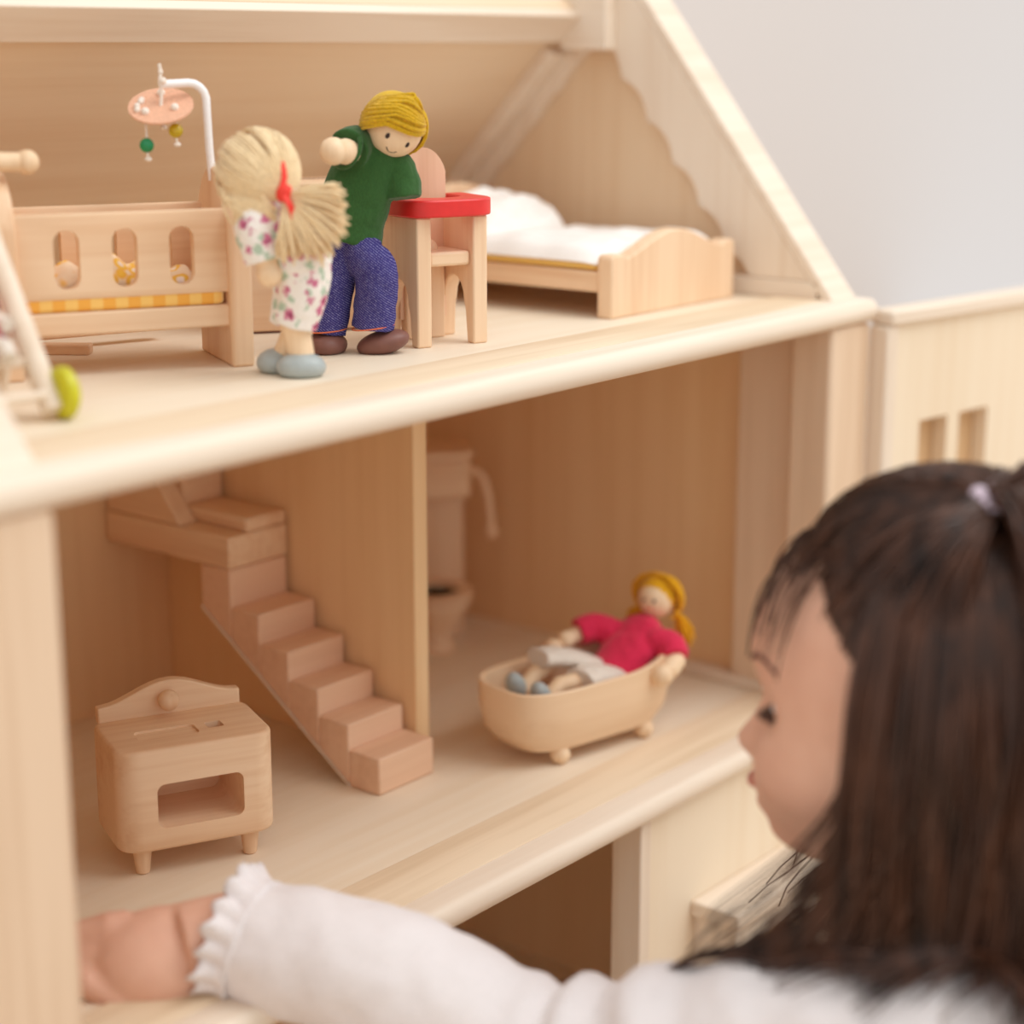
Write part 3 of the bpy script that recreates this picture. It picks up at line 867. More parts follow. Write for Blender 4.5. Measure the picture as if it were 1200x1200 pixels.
MB().tube(cuf, 0.0012, 8, cap=False).build('sleeve_hem', M['green'], shirt)
MB().tube([mp(478, 250, 0.027), mp(486, 262, 0.029), mp(494, 276, 0.032)], 0.0038, 12).ball(mp(496, 278, 0.033), 0.0048, 14).build('arm', bead_w(), man)
HC = mp(463, 151, -0.003)
HS = 1.09
hd = MB().ball(HC, (0.0124 * HS, 0.0122 * HS, 0.0128 * HS), 28).build('head', bead_w(), man)
# face frame: looking at the viewer, down and to the right, tilted clockwise
HR = Matrix.Rotation(rad(26), 3, 'Y') @ Matrix.Rotation(rad(22), 3, 'Z') @ Matrix.Rotation(rad(18), 3, 'X')
def facept(az, el, r=0.0124):   # az right+, el up+ on the face; -y is forward
    v = Vector((math.sin(rad(az)) * math.cos(rad(el)), -math.cos(rad(az)) * math.cos(rad(el)), math.sin(rad(el))))
    return HC + HR @ v * (r * HS)
for az in (-23, 23):
    q = facept(az, -1, 0.0122)
    MB().ball(q, (0.00105, 0.0007, 0.0015), 12, HR.to_4x4()).build('eye', M['black'], hd)
MB().tube([facept(a, -24 - 9 * (1 - (a / 13) ** 2), 0.0124) for a in (-13, -9, -5, 0, 5, 9, 13)], 0.00032, 6).build('mouth', M['black'], hd)
hs = []
random.seed(3)
crown = HC + HR @ Vector((-0.004, 0.002, 0.0135))
part_l = HR @ Vector((-0.9, 0, -0.35))
for i in range(330):
    # yarn swept over the brow from the parting on the right down to the left temple
    b0 = random.uniform(0.0, 1.0) ** 1.15
    a0, a1 = -112 + random.uniform(-8, 10), 66 + random.uniform(-10, 8)
    jit = random.uniform(-7, 6); lift = random.uniform(0, 0.0016) * (1 if random.random() < 0.85 else 1.9)
    pts = []
    for k in range(10):
        t = k / 9
        az = a0 + (a1 - a0) * t
        lo = -30 + 50 * min(1, max(0, (t - 0.12) / 0.34)) + 12 * t
        el = lo + (86 - lo) * b0 * (0.55 + 0.45 * math.sin(math.pi * t)) + jit
        v = Vector((math.sin(rad(az)) * math.cos(rad(el)), -math.cos(rad(az)) * math.cos(rad(el)), math.sin(rad(el))))
        pts.append(HC + HR @ v * HS * (0.0134 + lift * 1.3 * math.sin(math.pi * t) + 0.0016 * math.sin(math.pi * t) * (0.4 + 0.8 * b0)))
    hs.append(pts)
for i in range(170):
    # back of the head
    pts = []
    az = random.uniform(75, 285)
    e0, e1 = random.uniform(50, 80), random.uniform(-35, 0)
    for k in range(6):
        el = e0 + (e1 - e0) * k / 5
        v = Vector((math.sin(rad(az)) * math.cos(rad(el)), -math.cos(rad(az)) * math.cos(rad(el)), math.sin(rad(el))))
        pts.append(HC + HR @ v * HS * (0.0138 + random.uniform(0, 0.0006)))
    hs.append(pts)
for lift, sh in ((0.0022, 0.0), (0.0034, 0.001)):
    pts = []
    for k in range(11):
        t = k / 10
        az = -70 + 150 * t; el = 62 + 18 * math.sin(math.pi * t)
        v = Vector((math.sin(rad(az)) * math.cos(rad(el)), -math.cos(rad(az)) * math.cos(rad(el)), math.sin(rad(el))))
        pts.append(HC + HR @ v * HS * (0.0142 + lift * math.sin(math.pi * t)))
    hs.append(pts)
hy = strands('yarn_hair', hs, M['yarn'], man, 0.00074, 5)
cap_ = MB()
cap_.ball(HC + HR @ Vector((-0.0014, 0.0026, 0.0026)), (0.0127 * HS, 0.0115 * HS, 0.0118 * HS), 24, HR.to_4x4())
cap_.build('hair_base', M['yarn'], hy)

# ---- girl doll seen from behind
V = 0.000379
gd = thing('cloth_doll', (0.5845, 0.6013, ZA), RX, 'blond pigtailed doll in floral pyjamas with her back turned', 'doll')
def gp(px, py, y=0.0):
    return Vector(((px - 330) * V, y, (440 - py) * V * 1.03 - y * 0.247))
for c, rr, rot in ((gp(313, 423, 0.010), (0.0090, 0.0105, 0.0064), 12), (gp(346, 433, -0.003), (0.0112, 0.0088, 0.0066), -8)):
    c = Vector(c); c.z = rr[2] * 0.62 + 0.0002
    o = MB().ball(c, rr, 20).build('shoe', M['shoe_grey'], gd)
    for v in o.data.vertices:
        v.co.z = max(v.co.z, 0.0002)
for a, b in ((gp(338, 378, 0.0), gp(348, 430, -0.001)), (gp(345, 378, 0.006), gp(322, 424, 0.010))):
    b = Vector(b); b.z = max(b.z, 0.006)
    MB().tube([a, (a + b) / 2, b], [0.0066, 0.0062, 0.0056], 16).build('leg', bead_w(), gd)
fb = MB()
fb.tube(curve([gp(352, 300, 0.0), gp(350, 345, -0.001), gp(340, 384, -0.001)], 6), [0.0120, 0.0121, 0.0121, 0.012, 0.0118, 0.0116, 0.0113, 0.011, 0.0107, 0.0104, 0.010, 0.0098, 0.0096], 22)
fb.tube(curve([gp(340, 300, 0.005), gp(340, 345, 0.006), gp(334, 380, 0.007)], 6), [0.0105] * 13, 20)
fb.tube(curve([gp(350, 318, 0.0), gp(340, 280, 0.0), gp(324, 250, 0.0), gp(316, 236, 0.002)], 5), [0.0135, 0.0138, 0.014, 0.014, 0.0142, 0.0142, 0.0142, 0.014, 0.0138, 0.0135, 0.0132, 0.0125, 0.0120, 0.011, 0.0095, 0.008], 24)
fb.tube(curve([gp(305, 244, -0.006), gp(300, 275, -0.009), gp(310, 314, -0.010)], 5), [0.0088, 0.009, 0.0092, 0.0093, 0.0094, 0.0094, 0.0093, 0.0092, 0.009, 0.0088, 0.0086], 18)
pj = remeshed(fb, 'pyjamas', M['floral'], gd, 0.0007, 5, 0.0005, 140)
MB().tube([gp(309, 305, -0.010), gp(314, 322, -0.0105)], 0.0050, 14).ball(gp(315, 328, -0.0108), 0.0058, 16).build('arm', bead_w(), gd)
GH = gp(300, 212, 0.001)
hd2 = MB().ball(GH, (0.0142, 0.0142, 0.0150), 24).build('head', bead_w(), gd)
random.seed(11)
hs = []
tie = gp(336, 243, -0.013)
cn = (tie - GH).normalized()
for i in range(420):
    # hair combed from the crown and brow towards the tie
    d = Vector((random.gauss(0, 1), random.gauss(0, 1), random.gauss(0, 1))).normalized()
    if d.dot(cn) > 0.75: continue
    if d.y > 0.1 and d.z < 0.0: continue
    if d.z < -0.65: continue
    pts = []
    for k in range(9):
        t = k / 8
        v = d.slerp(cn, t) if d.dot(cn) > -0.98 else d
        rr = 0.0166 + 0.0014 * math.sin(math.pi * t) + random.uniform(0, 0.0005)
        p = GH + Vector((v.x * rr * 1.02, v.y * rr, v.z * rr * 1.08))
        if t > 0.7:
            p = p.lerp(tie, (t - 0.7) / 0.3)
        pts.append(p)
    hs.append(pts)
for i in range(280):
    # tail: a fan of yarn ends
    u = random.uniform(0, 1)
    ang = random.uniform(-100, 28)
    L = random.uniform(0.021, 0.028) if ang > -60 else random.uniform(0.015, 0.023)
    ph = random.uniform(0, 6.28)
    dv = Vector((math.cos(rad(ang)), random.uniform(-0.35, 0.15), math.sin(rad(ang))))
    pts = []
    for k in range(7):
        t = k / 6
        pts.append(tie + dv * (L * t) + Vector((0, -0.004 * math.sin(math.pi * t), -0.006 * t * t)) + Vector((math.sin(ph + 5 * t), 0.6 * math.cos(ph * 2 + 4 * t), math.cos(ph + 6 * t))) * 0.0011 * t)
    hs.append(pts)
for i in range(70):
    # loose hair over the shoulder on the left
    st_ = GH + Vector((random.uniform(-0.014, 0.006), -0.012, random.uniform(-0.010, -0.004)))
    en = gp(random.uniform(276, 330), random.uniform(257, 276), -0.013)
    md = (st_ + en) / 2 + Vector((-0.001, -0.004, 0))
    hs.append(curve([st_, md, en], 3))
hy2 = strands('yarn_hair', hs, M['blond'], gd, 0.00072, 5)
MB().ball(GH + Vector((-0.0003, -0.0012, 0.0012)), (0.0152, 0.0148, 0.0158), 24).ball(tie.lerp(GH, 0.35) + Vector((0, 0.002, -0.001)), 0.0068, 16).build('hair_base', M['blond'], hy2)
rb = MB().ball(tie + Vector((0.0, -0.0015, 0.001)), (0.0036, 0.003, 0.0042), 14, Matrix.Rotation(rad(20), 4, 'Y'))
rb.tube(curve([tie + Vector((0.0005, -0.004, 0)), tie + Vector((0.003, -0.006, -0.004)), tie + Vector((0.0045, -0.0055, -0.010))], 4), [(0.0018, 0.0008)] * 9, 10)
rb.tube(curve([tie + Vector((-0.001, -0.002, 0.003)), tie + Vector((0.000, 0.000, 0.008)), tie + Vector((-0.001, 0.002, 0.014))], 4), [(0.0015, 0.0008)] * 9, 10)
rb.build('hair_ribbon', M['tie_red'], gd)

# ---- doll in the bathtub; local x along the tub
T_ = 0.000473
bdl = thing('cloth_doll', (0.8160, 0.6020, Z2 + 0.0085), -11, 'pigtailed doll in crimson top and white skirt reclining in the bathtub', 'doll')
sb = MB()
tor = [(Vector((0.006, 0.0, 0.022)), (0.0150, 0.0105)), (Vector((0.016, 0.0, 0.028)), (0.0165, 0.0112)), (Vector((0.030, 0.0, 0.039)), (0.0175, 0.011)), (Vector((0.041, 0.001, 0.048)), (0.0150, 0.0095)), (Vector((0.046, 0.001, 0.052)), (0.007, 0.006))]
sb.tube([t[0] for t in tor], [t[1] for t in tor], 22, flat=(0, 1, 0))
sb.tube(curve([(0.036, -0.010, 0.043), (0.040, -0.020, 0.042), (0.038, -0.026, 0.037)], 5), [0.0090] * 11, 16)
sb.tube(curve([(0.032, 0.010, 0.042), (0.022, 0.022, 0.047), (0.012, 0.026, 0.045)], 5), [0.0085] * 11, 16)
tp = remeshed(sb, 'top', M['pink'], bdl, 0.0008, 5, 0.0006, 130)
MB().tube([(0.039, -0.027, 0.036), (0.032, -0.030, 0.0345), (0.027, -0.031, 0.0325)], [0.0054, 0.0060, 0.0055], 14).ball((0.0235, -0.0312, 0.0315), 0.0066, 16).build('arm', bead_w(), bdl)
MB().tube([(0.014, 0.0255, 0.045), (0.002, 0.027, 0.0415)], 0.0046, 14).ball((0.003, 0.027, 0.0418), 0.0054, 16).ball((-0.006, 0.0275, 0.0385), 0.0058, 16).build('arm', bead_w(), bdl)
sk = MB()
sk.tube(curve([(0.010, -0.007, 0.027), (-0.008, -0.011, 0.033), (-0.022, -0.013, 0.034)], 5), [(0.0105, 0.0060)] * 11, 18, flat=(0, 1, 0))
sk.tube(curve([(0.010, 0.006, 0.029), (-0.012, 0.009, 0.039), (-0.032, 0.011, 0.043)], 5), [(0.0110, 0.0056)] * 11, 18, flat=(0, 1, 0))
skm = remeshed(sk, 'skirt', M['grey_cloth'], bdl, 0.0008, 5, 0.0006, 130)
for y in (-0.010, 0.011):
    MB().tube([(-0.020, y, 0.032 + (0.007 if y > 0 else 0)), (-0.034, y, 0.033), (-0.043, y, 0.026)], [0.0050, 0.0048, 0.0046], 14).build('leg', bead_w(), bdl)
    MB().ball((-0.0475, y, 0.0300), (0.0055, 0.0058, 0.0085), 18, Matrix.Rotation(rad(-25), 4, 'Y')).build('shoe', M['shoe_grey'], bdl)
BH = Vector((0.0500, 0.001, 0.0640))
hd3 = MB().ball(BH, (0.0110, 0.0108, 0.0112), 22).build('head', bead_w(), bdl)
# she looks towards the viewer's left
fwd3 = Vector((-0.93, -0.34, 0.05)).normalized(); rt3 = fwd3.cross(Vector((0, 0, 1))).normalized(); up3 = rt3.cross(fwd3)
for s in (-1, 1):
    MB().ball(BH + (fwd3 + rt3 * 0.32 * s + up3 * 0.05).normalized() * 0.0108, (0.0009, 0.0009, 0.0012), 10).build('eye', M['black'], hd3)
MB().tube([BH + (fwd3 + rt3 * a + up3 * (-0.42 + 0.6 * a * a)).normalized() * 0.0110 for a in (-0.22, -0.1, 0, 0.1, 0.22)], 0.0003, 6).build('mouth', M['tie_red'], hd3)
random.seed(5)
hs = []
for i in range(330):
    d = Vector((random.gauss(0, 1), random.gauss(0, 1), random.gauss(0, 1))).normalized()
    if d.dot(fwd3) > 0.45 and d.dot(up3) < 0.75: continue
    if d.z < -0.75: continue
    side = rt3 if d.dot(rt3) > 0 else -rt3
    tgt = (side * 0.8 - fwd3 * 0.2 - up3 * 0.45).normalized()
    a0 = (d * 0.5 + up3 * 0.8).normalized()
    pts = [BH + a0.slerp(tgt, k / 6) * (0.0138 + random.uniform(0, 0.0018) + 0.001 * math.sin(math.pi * k / 6)) for k in range(7)]
    if d.dot(fwd3) < 0.2:
        pts = [BH + d.slerp(tgt, k / 6) * (0.0136 + random.uniform(0, 0.0018)) for k in range(7)]
    hs.append(pts)
for s in (-1, 1):
    base = BH + (rt3 * s * 0.8 - fwd3 * 0.2 - up3 * 0.45).normalized() * 0.0130
    for i in range(36):
        dv = rt3 * s * random.uniform(0.002, 0.009) + Vector((random.uniform(-0.001, 0.005), random.uniform(-0.003, 0.003), 0))
        L = random.uniform(0.012, 0.022) if s < 0 else random.uniform(0.006, 0.012)
        hs.append([base, base + dv * 0.5 + Vector((0, 0, -L * 0.35)), base + dv * 0.8 + Vector((0, 0, -L * 0.7)), base + dv + Vector((0, 0, -L))])
hy3 = strands('yarn_hair', hs, M['yarn2'], bdl, 0.00075, 5)
MB().ball(BH - fwd3 * 0.0028 + up3 * 0.0018, 0.0122, 20).build('hair_base', M['yarn2'], hy3)

# ------------------------------------------------------------------ toy stroller at the left with a baby doll
SRZ = RX - 50
_a = rad(SRZ)
SPOS = (0.458 - (0.016 * math.cos(_a) - 0.0235 * math.sin(_a)), 0.597 - (0.016 * math.sin(_a) + 0.0235 * math.cos(_a)), ZA)
sr = thing('toy_stroller', SPOS, SRZ, 'wooden toy stroller with lime green wheels at the attic edge', 'toy stroller')
for y in (-0.018, 0.018):
    MB().tube([(0.018, y, 0.004), (-0.014, y, 0.046), (-0.043, y, 0.084)], [(0.0050, 0.0042)] * 3, 12).build('frame_bar', house_w('z'), sr)
    MB().tube([(-0.030, y, 0.0028), (-0.012, y, 0.044)], 0.0028, 12).build('frame_bar', house_w('z'), sr)
MB().tube([(-0.043, -0.020, 0.084), (-0.043, 0.020, 0.084)], 0.0034, 12).build('handle', house_w('z'), sr)
for x in (0.016,):
    MB().tube([(x, -0.024, 0.0105), (x, 0.024, 0.0105)], 0.0020, 10).build('axle', house_w('z'), sr)
    for y in (-0.0235, 0.0235):
        mtx = Matrix.Translation((x, y, 0.0105)) @ Matrix.Rotation(rad(90), 4, 'X')
        wl = MB().lathe([(0.0, -0.0035), (0.0080, -0.0035), (0.0102, -0.0018), (0.0105, 0.0), (0.0102, 0.0018), (0.0080, 0.0035), (0.0, 0.0035)], 28, mtx).build('wheel', M['lime'], sr)
MB().b(-0.022, 0.004, -0.016, 0.016, 0.020, 0.024).build('seat', house_w('x'), sr, 0.001)
bx = MB().box((-0.020, 0.0, 0.038), (0.003, 0.032, 0.034), Matrix.Rotation(rad(-20), 4, 'Y')).build('backrest', M['floral'], sr, 0.001)
by = thing('baby_doll', (SPOS[0], SPOS[1], ZA + 0.0242), SRZ, 'baby doll in pink and white seated in the stroller', 'doll')
MB().ball((-0.010, 0.0, 0.010), (0.008, 0.010, 0.011), 18).build('body', M['pink'], by)
MB().ball((-0.011, 0.0, 0.0265), 0.0085, 18).build('head', bead_w(), by)
for y in (-0.005, 0.005):
    MB().tube([(-0.006, y, 0.005), (0.006, y, 0.005), (0.010, y, 0.001)], 0.0034, 12).build('leg', M['grey_cloth'], by)
for y in (-0.010, 0.010):
    MB().tube([(-0.010, y * 0.8, 0.015), (-0.001, y, 0.012)], 0.0030, 12).build('arm', M['grey_cloth'], by)

# ------------------------------------------------------------------ the child
FY = rad(107.0)                       # she faces the house
PIT = rad(4)
HCN = Vector((0.6560, 0.3095, 0.4065))
ch_ = thing('person', (0.655, 0.295, 0.0), 0, 'small child with long dark hair in a white ruffled top reaching into the dollhouse', 'person')
OFF = Vector((0.655, 0.295, 0.0))
fw_ = Vector((math.cos(FY), math.sin(FY), 0)); lf_ = Vector((-math.sin(FY), math.cos(FY), 0)); up_ = Vector((0, 0, 1))
fwd = fw_ * math.cos(PIT) - up_ * math.sin(PIT)
upv = up_ * math.cos(PIT) + fw_ * math.sin(PIT)
def hl(x, y, z):            # head-local (forward, left, up) -> thing local
    return HCN + fwd * x + lf_ * y + upv * z - OFF
def L(v): return Vector(v) - OFF
def gauss(d, s): return math.exp(-(d / s) ** 2)
def head_surface(n):
    x, y, z = n
    X = x * (0.076 if x > 0 else 0.082); Y = y * 0.066; Z = z * (0.076 if z > 0 else 0.084)
    if Z < -0.015 and x < 0.2:           # skull base narrows to the neck
        t = min(1, (-0.015 - Z) / 0.065); X *= (1 - 0.38 * t); Y *= (1 - 0.22 * t)
    if Z < -0.03: Y *= 1 - 0.16 * min(1, (-0.03 - Z) / 0.05)
    if x > 0:
        fx = 0.0
        fx += 0.006 * gauss(Y, 0.03) * gauss(Z - 0.032, 0.028)
        fx -= 0.004 * gauss(Y, 0.016) * gauss(Z + 0.004, 0.010)
        fx += 0.0118 * gauss(Y, 0.0095) * gauss(Z + 0.0285, 0.0088)
        fx += 0.003 * gauss(Y, 0.006) * gauss(Z + 0.015, 0.010)
        fx -= 0.0015 * gauss(Y, 0.02) * gauss(Z + 0.039, 0.004)
        fx += 0.0070 * gauss(Y, 0.013) * gauss(Z + 0.0455, 0.0042)
        fx += 0.0055 * gauss(Y, 0.012) * gauss(Z + 0.0545, 0.0042)
        fx -= 0.0005 * gauss(Y, 0.015) * gauss(Z + 0.0495, 0.0016)
        fx += 0.015 * gauss(Y, 0.034) * gauss(Z + 0.060, 0.024)
        fx += 0.018 * gauss(Y, 0.024) * gauss(Z + 0.073, 0.013)
        for s in (-1, 1):
            fx -= 0.0065 * gauss(Y - s * 0.027, 0.011) * gauss(Z + 0.006, 0.009)
            fx += 0.0095 * gauss(Y - s * 0.033, 0.021) * gauss(Z + 0.036, 0.021)
            Y += s * 0.0045 * gauss(Y - s * 0.045, 0.02) * gauss(Z + 0.036, 0.02)
        X += fx * min(1, x * 2.2)
    return X, Y, Z
body = MB()
res = bmesh.ops.create_uvsphere(body.bm, u_segments=110, v_segments=90, radius=1.0)
for v in res['verts']:
    v.co = hl(*head_surface(v.co.copy()))
for s in (-1, 1):     # ears
    body.ball(hl(-0.006, s * 0.064, -0.014), (0.010, 0.0045, 0.016), 14, Matrix.Rotation(FY, 4, 'Z'))
NB = HCN - up_ * 0.097 - fw_ * 0.022
body.tube([L(HCN - up_ * 0.045 - fw_ * 0.012), L(HCN - up_ * 0.078 - fw_ * 0.018), L(NB), L(NB - up_ * 0.03)], [0.034, 0.029, 0.031, 0.05], 24)
SHL = NB - up_ * 0.024 + lf_ * 0.080      # left shoulder, nearer the viewer
SHR = NB - up_ * 0.027 - lf_ * 0.080
spine = [NB - up_ * 0.018, NB - up_ * 0.05, NB - up_ * 0.11 - fw_ * 0.005, NB - up_ * 0.18 - fw_ * 0.02, NB - up_ * 0.255 - fw_ * 0.03]
def tor_r(k): return [(0.060, 0.040), (0.082, 0.055), (0.080, 0.058), (0.080, 0.062), (0.078, 0.064)][k]
body.tube([L(p) for p in spine], [tor_r(k) for k in range(5)], 28, flat=lf_)
WR = Vector((0.494, 0.550, 0.2860))
EL = Vector((0.543, 0.420, 0.252))
arm = curve([SHL, (SHL + EL) / 2 + up_ * 0.004, EL, (EL + WR) / 2 + up_ * 0.006, WR], 6)
ar = [0.028 - 0.009 * i / 24 for i in range(25)]
body.tube([L(p) for p in arm], ar, 20)
# hand: little-finger edge on the floor, back of the hand towards the viewer
hdir = Vector((-0.80, 0.58, -0.06)).normalized()
wid = Vector((0.30, 0.42, 0.86)); wid = (wid - hdir * wid.dot(hdir)).normalized()     # towards the thumb side
pal = hdir.cross(wid)                                                            # normal of the hand
if pal.y < 0: pal = -pal                                                         # palm side, away from the viewer
hm = Matrix((hdir, wid, pal)).transposed().to_4x4()
PC = WR + hdir * 0.030 - up_ * 0.004
body.tube([L(WR - hdir * 0.008), L(WR + hdir * 0.006), L(WR + hdir * 0.020 - up_ * 0.002)], [0.0185, 0.0185, 0.0195], 20)
body.ball(L(PC), (0.030, 0.0215, 0.0150), 22, hm)
for k, (o_, ln, rr) in enumerate(((0.0150, 0.036, 0.0068), (0.0055, 0.040, 0.0070), (-0.0045, 0.037, 0.0068), (-0.0140, 0.030, 0.0062))):
    k0 = PC + hdir * 0.020 + wid * o_
    k1 = k0 + hdir * (ln * 0.42) + pal * (0.004) - up_ * 0.001
    k2 = k1 + hdir * (ln * 0.28) + pal * (ln * 0.30)
    k3 = k2 + hdir * (ln * 0.04) + pal * (ln * 0.30)
    for q in (k1, k2, k3): q.z = max(q.z, Z2 + rr + 0.001)
    body.tube([L(k0 - hdir * 0.008), L(k0), L(k1), L(k2), L(k3)], [rr * 1.05, rr * 1.08, rr, rr * 0.95, rr * 0.7], 14)
    body.ball(L(k3), rr * 0.75, 10); body.ball(L(k0), rr * 1.12, 12)
t0 = PC - hdir * 0.010 + wid * 0.009 + pal * 0.008
t1 = t0 + hdir * 0.016 + wid * 0.003 + pal * 0.013
t2 = t1 + hdir * 0.014 + wid * 0.002 + pal * 0.006
body.tube([L(t0), L(t1), L(t2)], [0.0095, 0.0078, 0.0058], 14); body.ball(L(t2), 0.0060, 10)
# right arm resting in the lap, legs crossed on the floor
ER = SHR - up_ * 0.10 + fw_ * 0.03 - lf_ * 0.02
HRt = NB - up_ * 0.20 + fw_ * 0.09 - lf_ * 0.02
body.tube([L(p) for p in curve([SHR, ER, HRt], 6)], [0.027 - 0.009 * i / 12 for i in range(13)], 18)
body.ball(L(HRt + fw_ * 0.015), (0.022, 0.024, 0.014), 14)
HIP = Vector((NB.x, NB.y, 0.0)) - fw_ * 0.03
legs = MB()
for s in (-1, 1):
    hp = HIP + lf_ * 0.045 * s + up_ * 0.052; kn = HIP + fw_ * 0.115 + lf_ * 0.115 * s + up_ * 0.050; an = HIP + fw_ * 0.135 - lf_ * 0.03 * s + up_ * 0.028
    legs.tube([L(p) for p in curve([hp, (hp + kn) / 2 + up_ * 0.008, kn, (kn + an) / 2, an], 5)], [0.048 - 0.024 * i / 20 for i in range(21)], 18)
    body.ball(L(an - lf_ * 0.025 * s), (0.03, 0.022, 0.018), 14, Matrix.Rotation(FY + rad(90), 4, 'Z'))
legs.ball(L(HIP + up_ * 0.062), (0.082, 0.070, 0.060), 20, Matrix.Rotation(FY + rad(90), 4, 'Z'))
bdy = remeshed(body, 'body', M['skin'], ch_, 0.0018, 2)
remeshed(legs, 'trousers', M['trousers'], ch_, 0.004, 4)
# white top: torso, long sleeves, ruffled cuff
sh = MB()
sh.tube([L(NB - up_ * 0.004), L(spine[0] - up_ * 0.006)] + [L(p) for p in spine[1:]], [(0.036, 0.033), (0.066, 0.046), (0.090, 0.062), (0.088, 0.066), (0.088, 0.070), (0.090, 0.074)], 32, flat=lf_)
sh.ball(L(SHL - lf_ * 0.008), 0.037, 18); sh.ball(L(SHR + lf_ * 0.008), 0.036, 18)
ce = WR - hdir * 0.002
arms = curve([SHL, (SHL + EL) / 2 + up_ * 0.006, EL, (EL + WR) / 2 + up_ * 0.008, WR - (WR - EL).normalized() * 0.004], 12)
rs = []
for i in range(len(arms)):
    t = i / (len(arms) - 1)
    r = 0.040 - 0.0140 * t
    r += 0.0042 * math.sin(i * 1.25) * gauss(t - 0.40, 0.16)
    rs.append(r)
sh.tube([L(p) for p in arms], rs, 24)
sh.tube([L(p) for p in curve([SHR, ER, HRt - fw_ * 0.02], 6)], [0.036 - 0.011 * i / 12 for i in range(13)], 18)
shirt_c = remeshed(sh, 'shirt', M['shirt'], ch_, 0.0025, 4, 0.0016, 42)
# ruffle at the wrist
ad = (WR - EL).normalized()
u_ = ad.orthogonal().normalized(); v_ = ad.cross(u_)
mb = MB(); bm = mb.bm; rings = []
c0 = WR - ad * 0.010
for j in range(7):
    t = j / 6
    ring = []
    for k in range(120):
        a = 2 * math.pi * k / 120
        wv = math.sin(a * 17) * 0.0024 * t ** 1.3 + math.sin(a * 7 + 1) * 0.0015 * t
        r = 0.0262 - 0.0012 * math.sin(math.pi * t) + 0.0025 * t * t + wv
        ring.append(bm.verts.new(L(c0 + ad * (0.014 * t + 0.0016 * math.sin(a * 17 + 1.3) * t) + (u_ * math.cos(a) + v_ * math.sin(a)) * r)))
    rings.append(ring)
for a, b in zip(rings, rings[1:]):
    for k in range(120):
        bm.faces.new((a[k], a[(k + 1) % 120], b[(k + 1) % 120], b[k]))
cf = mb.build('ruffled_cuff', M['shirt'], shirt_c)
sd = cf.modifiers.new('solid', 'SOLIDIFY'); sd.thickness = 0.0012
# facial features
for s in (-1, 1):
    ex, ey, ez = head_surface(Vector((0.90, s * 0.41, -0.075)).normalized())
    ec = Vector((ex - 0.0078, ey, ez))
    e = MB().ball(hl(*ec), 0.0092, 22).build('eyeball', M['white_paint'], ch_)
    fdir = (fwd * 0.93 + lf_ * 0.20 * s - upv * 0.30).normalized()
    MB().ball(hl(*ec) + fdir * 0.0062, 0.0052, 18).build('iris', plain('dark_iris', (40, 24, 18), 0.15, 0.6), e)
    # upper lid and lashes
    lid = MB()
    for k in range(15):
        a = rad(-62 + 124 * k / 14)
        base = hl(*ec) + (fwd * math.cos(a) * 0.95 + lf_ * math.sin(a) * 0.95 + upv * 0.10).normalized() * 0.0104
        tip = base + (fwd * math.cos(a) + lf_ * math.sin(a) + upv * -0.35).normalized() * 0.0050
        lid.tube([base, (base + tip) / 2 - upv * 0.0012, tip], [0.0005, 0.0004, 0.0002], 5)
    lid.tube([hl(*ec) + (fwd * math.cos(rad(a)) + lf_ * math.sin(rad(a)) + upv * 0.12).normalized() * 0.0102 for a in range(-70, 71, 10)], 0.0008, 6)
    lid.build('eyelashes', M['hair'], e)
    br = []
    for k in range(9):
        t = k / 8
        n = Vector((0.93 - 0.16 * t, s * (0.20 + 0.42 * t), 0.13 + 0.05 * math.sin(math.pi * t) + 0.04 * t)).normalized()
        x, y, z = head_surface(n)
        br.append(hl(x + 0.0006, y, z))
    MB().tube(br, [(0.0011, 0.0005)] * 9, 8, flat=upv).build('eyebrow', M['shoe_brown'], ch_)
lp = []
for k in range(11):
    y = -0.013 + 0.026 * k / 10
    n = Vector((0.075, y, -0.0495)); n = Vector((n.x / 0.078, n.y / 0.066, n.z / 0.08)).normalized()
    x, yy, z = head_surface(n)
    lp.append(hl(x - 0.0006, yy, z))
MB().tube(lp, [(0.0004 + 0.0022 * math.sin(math.pi * k / 10), 0.0016) for k in range(11)], 8, flat=upv).build('lips', M['lips'], ch_)

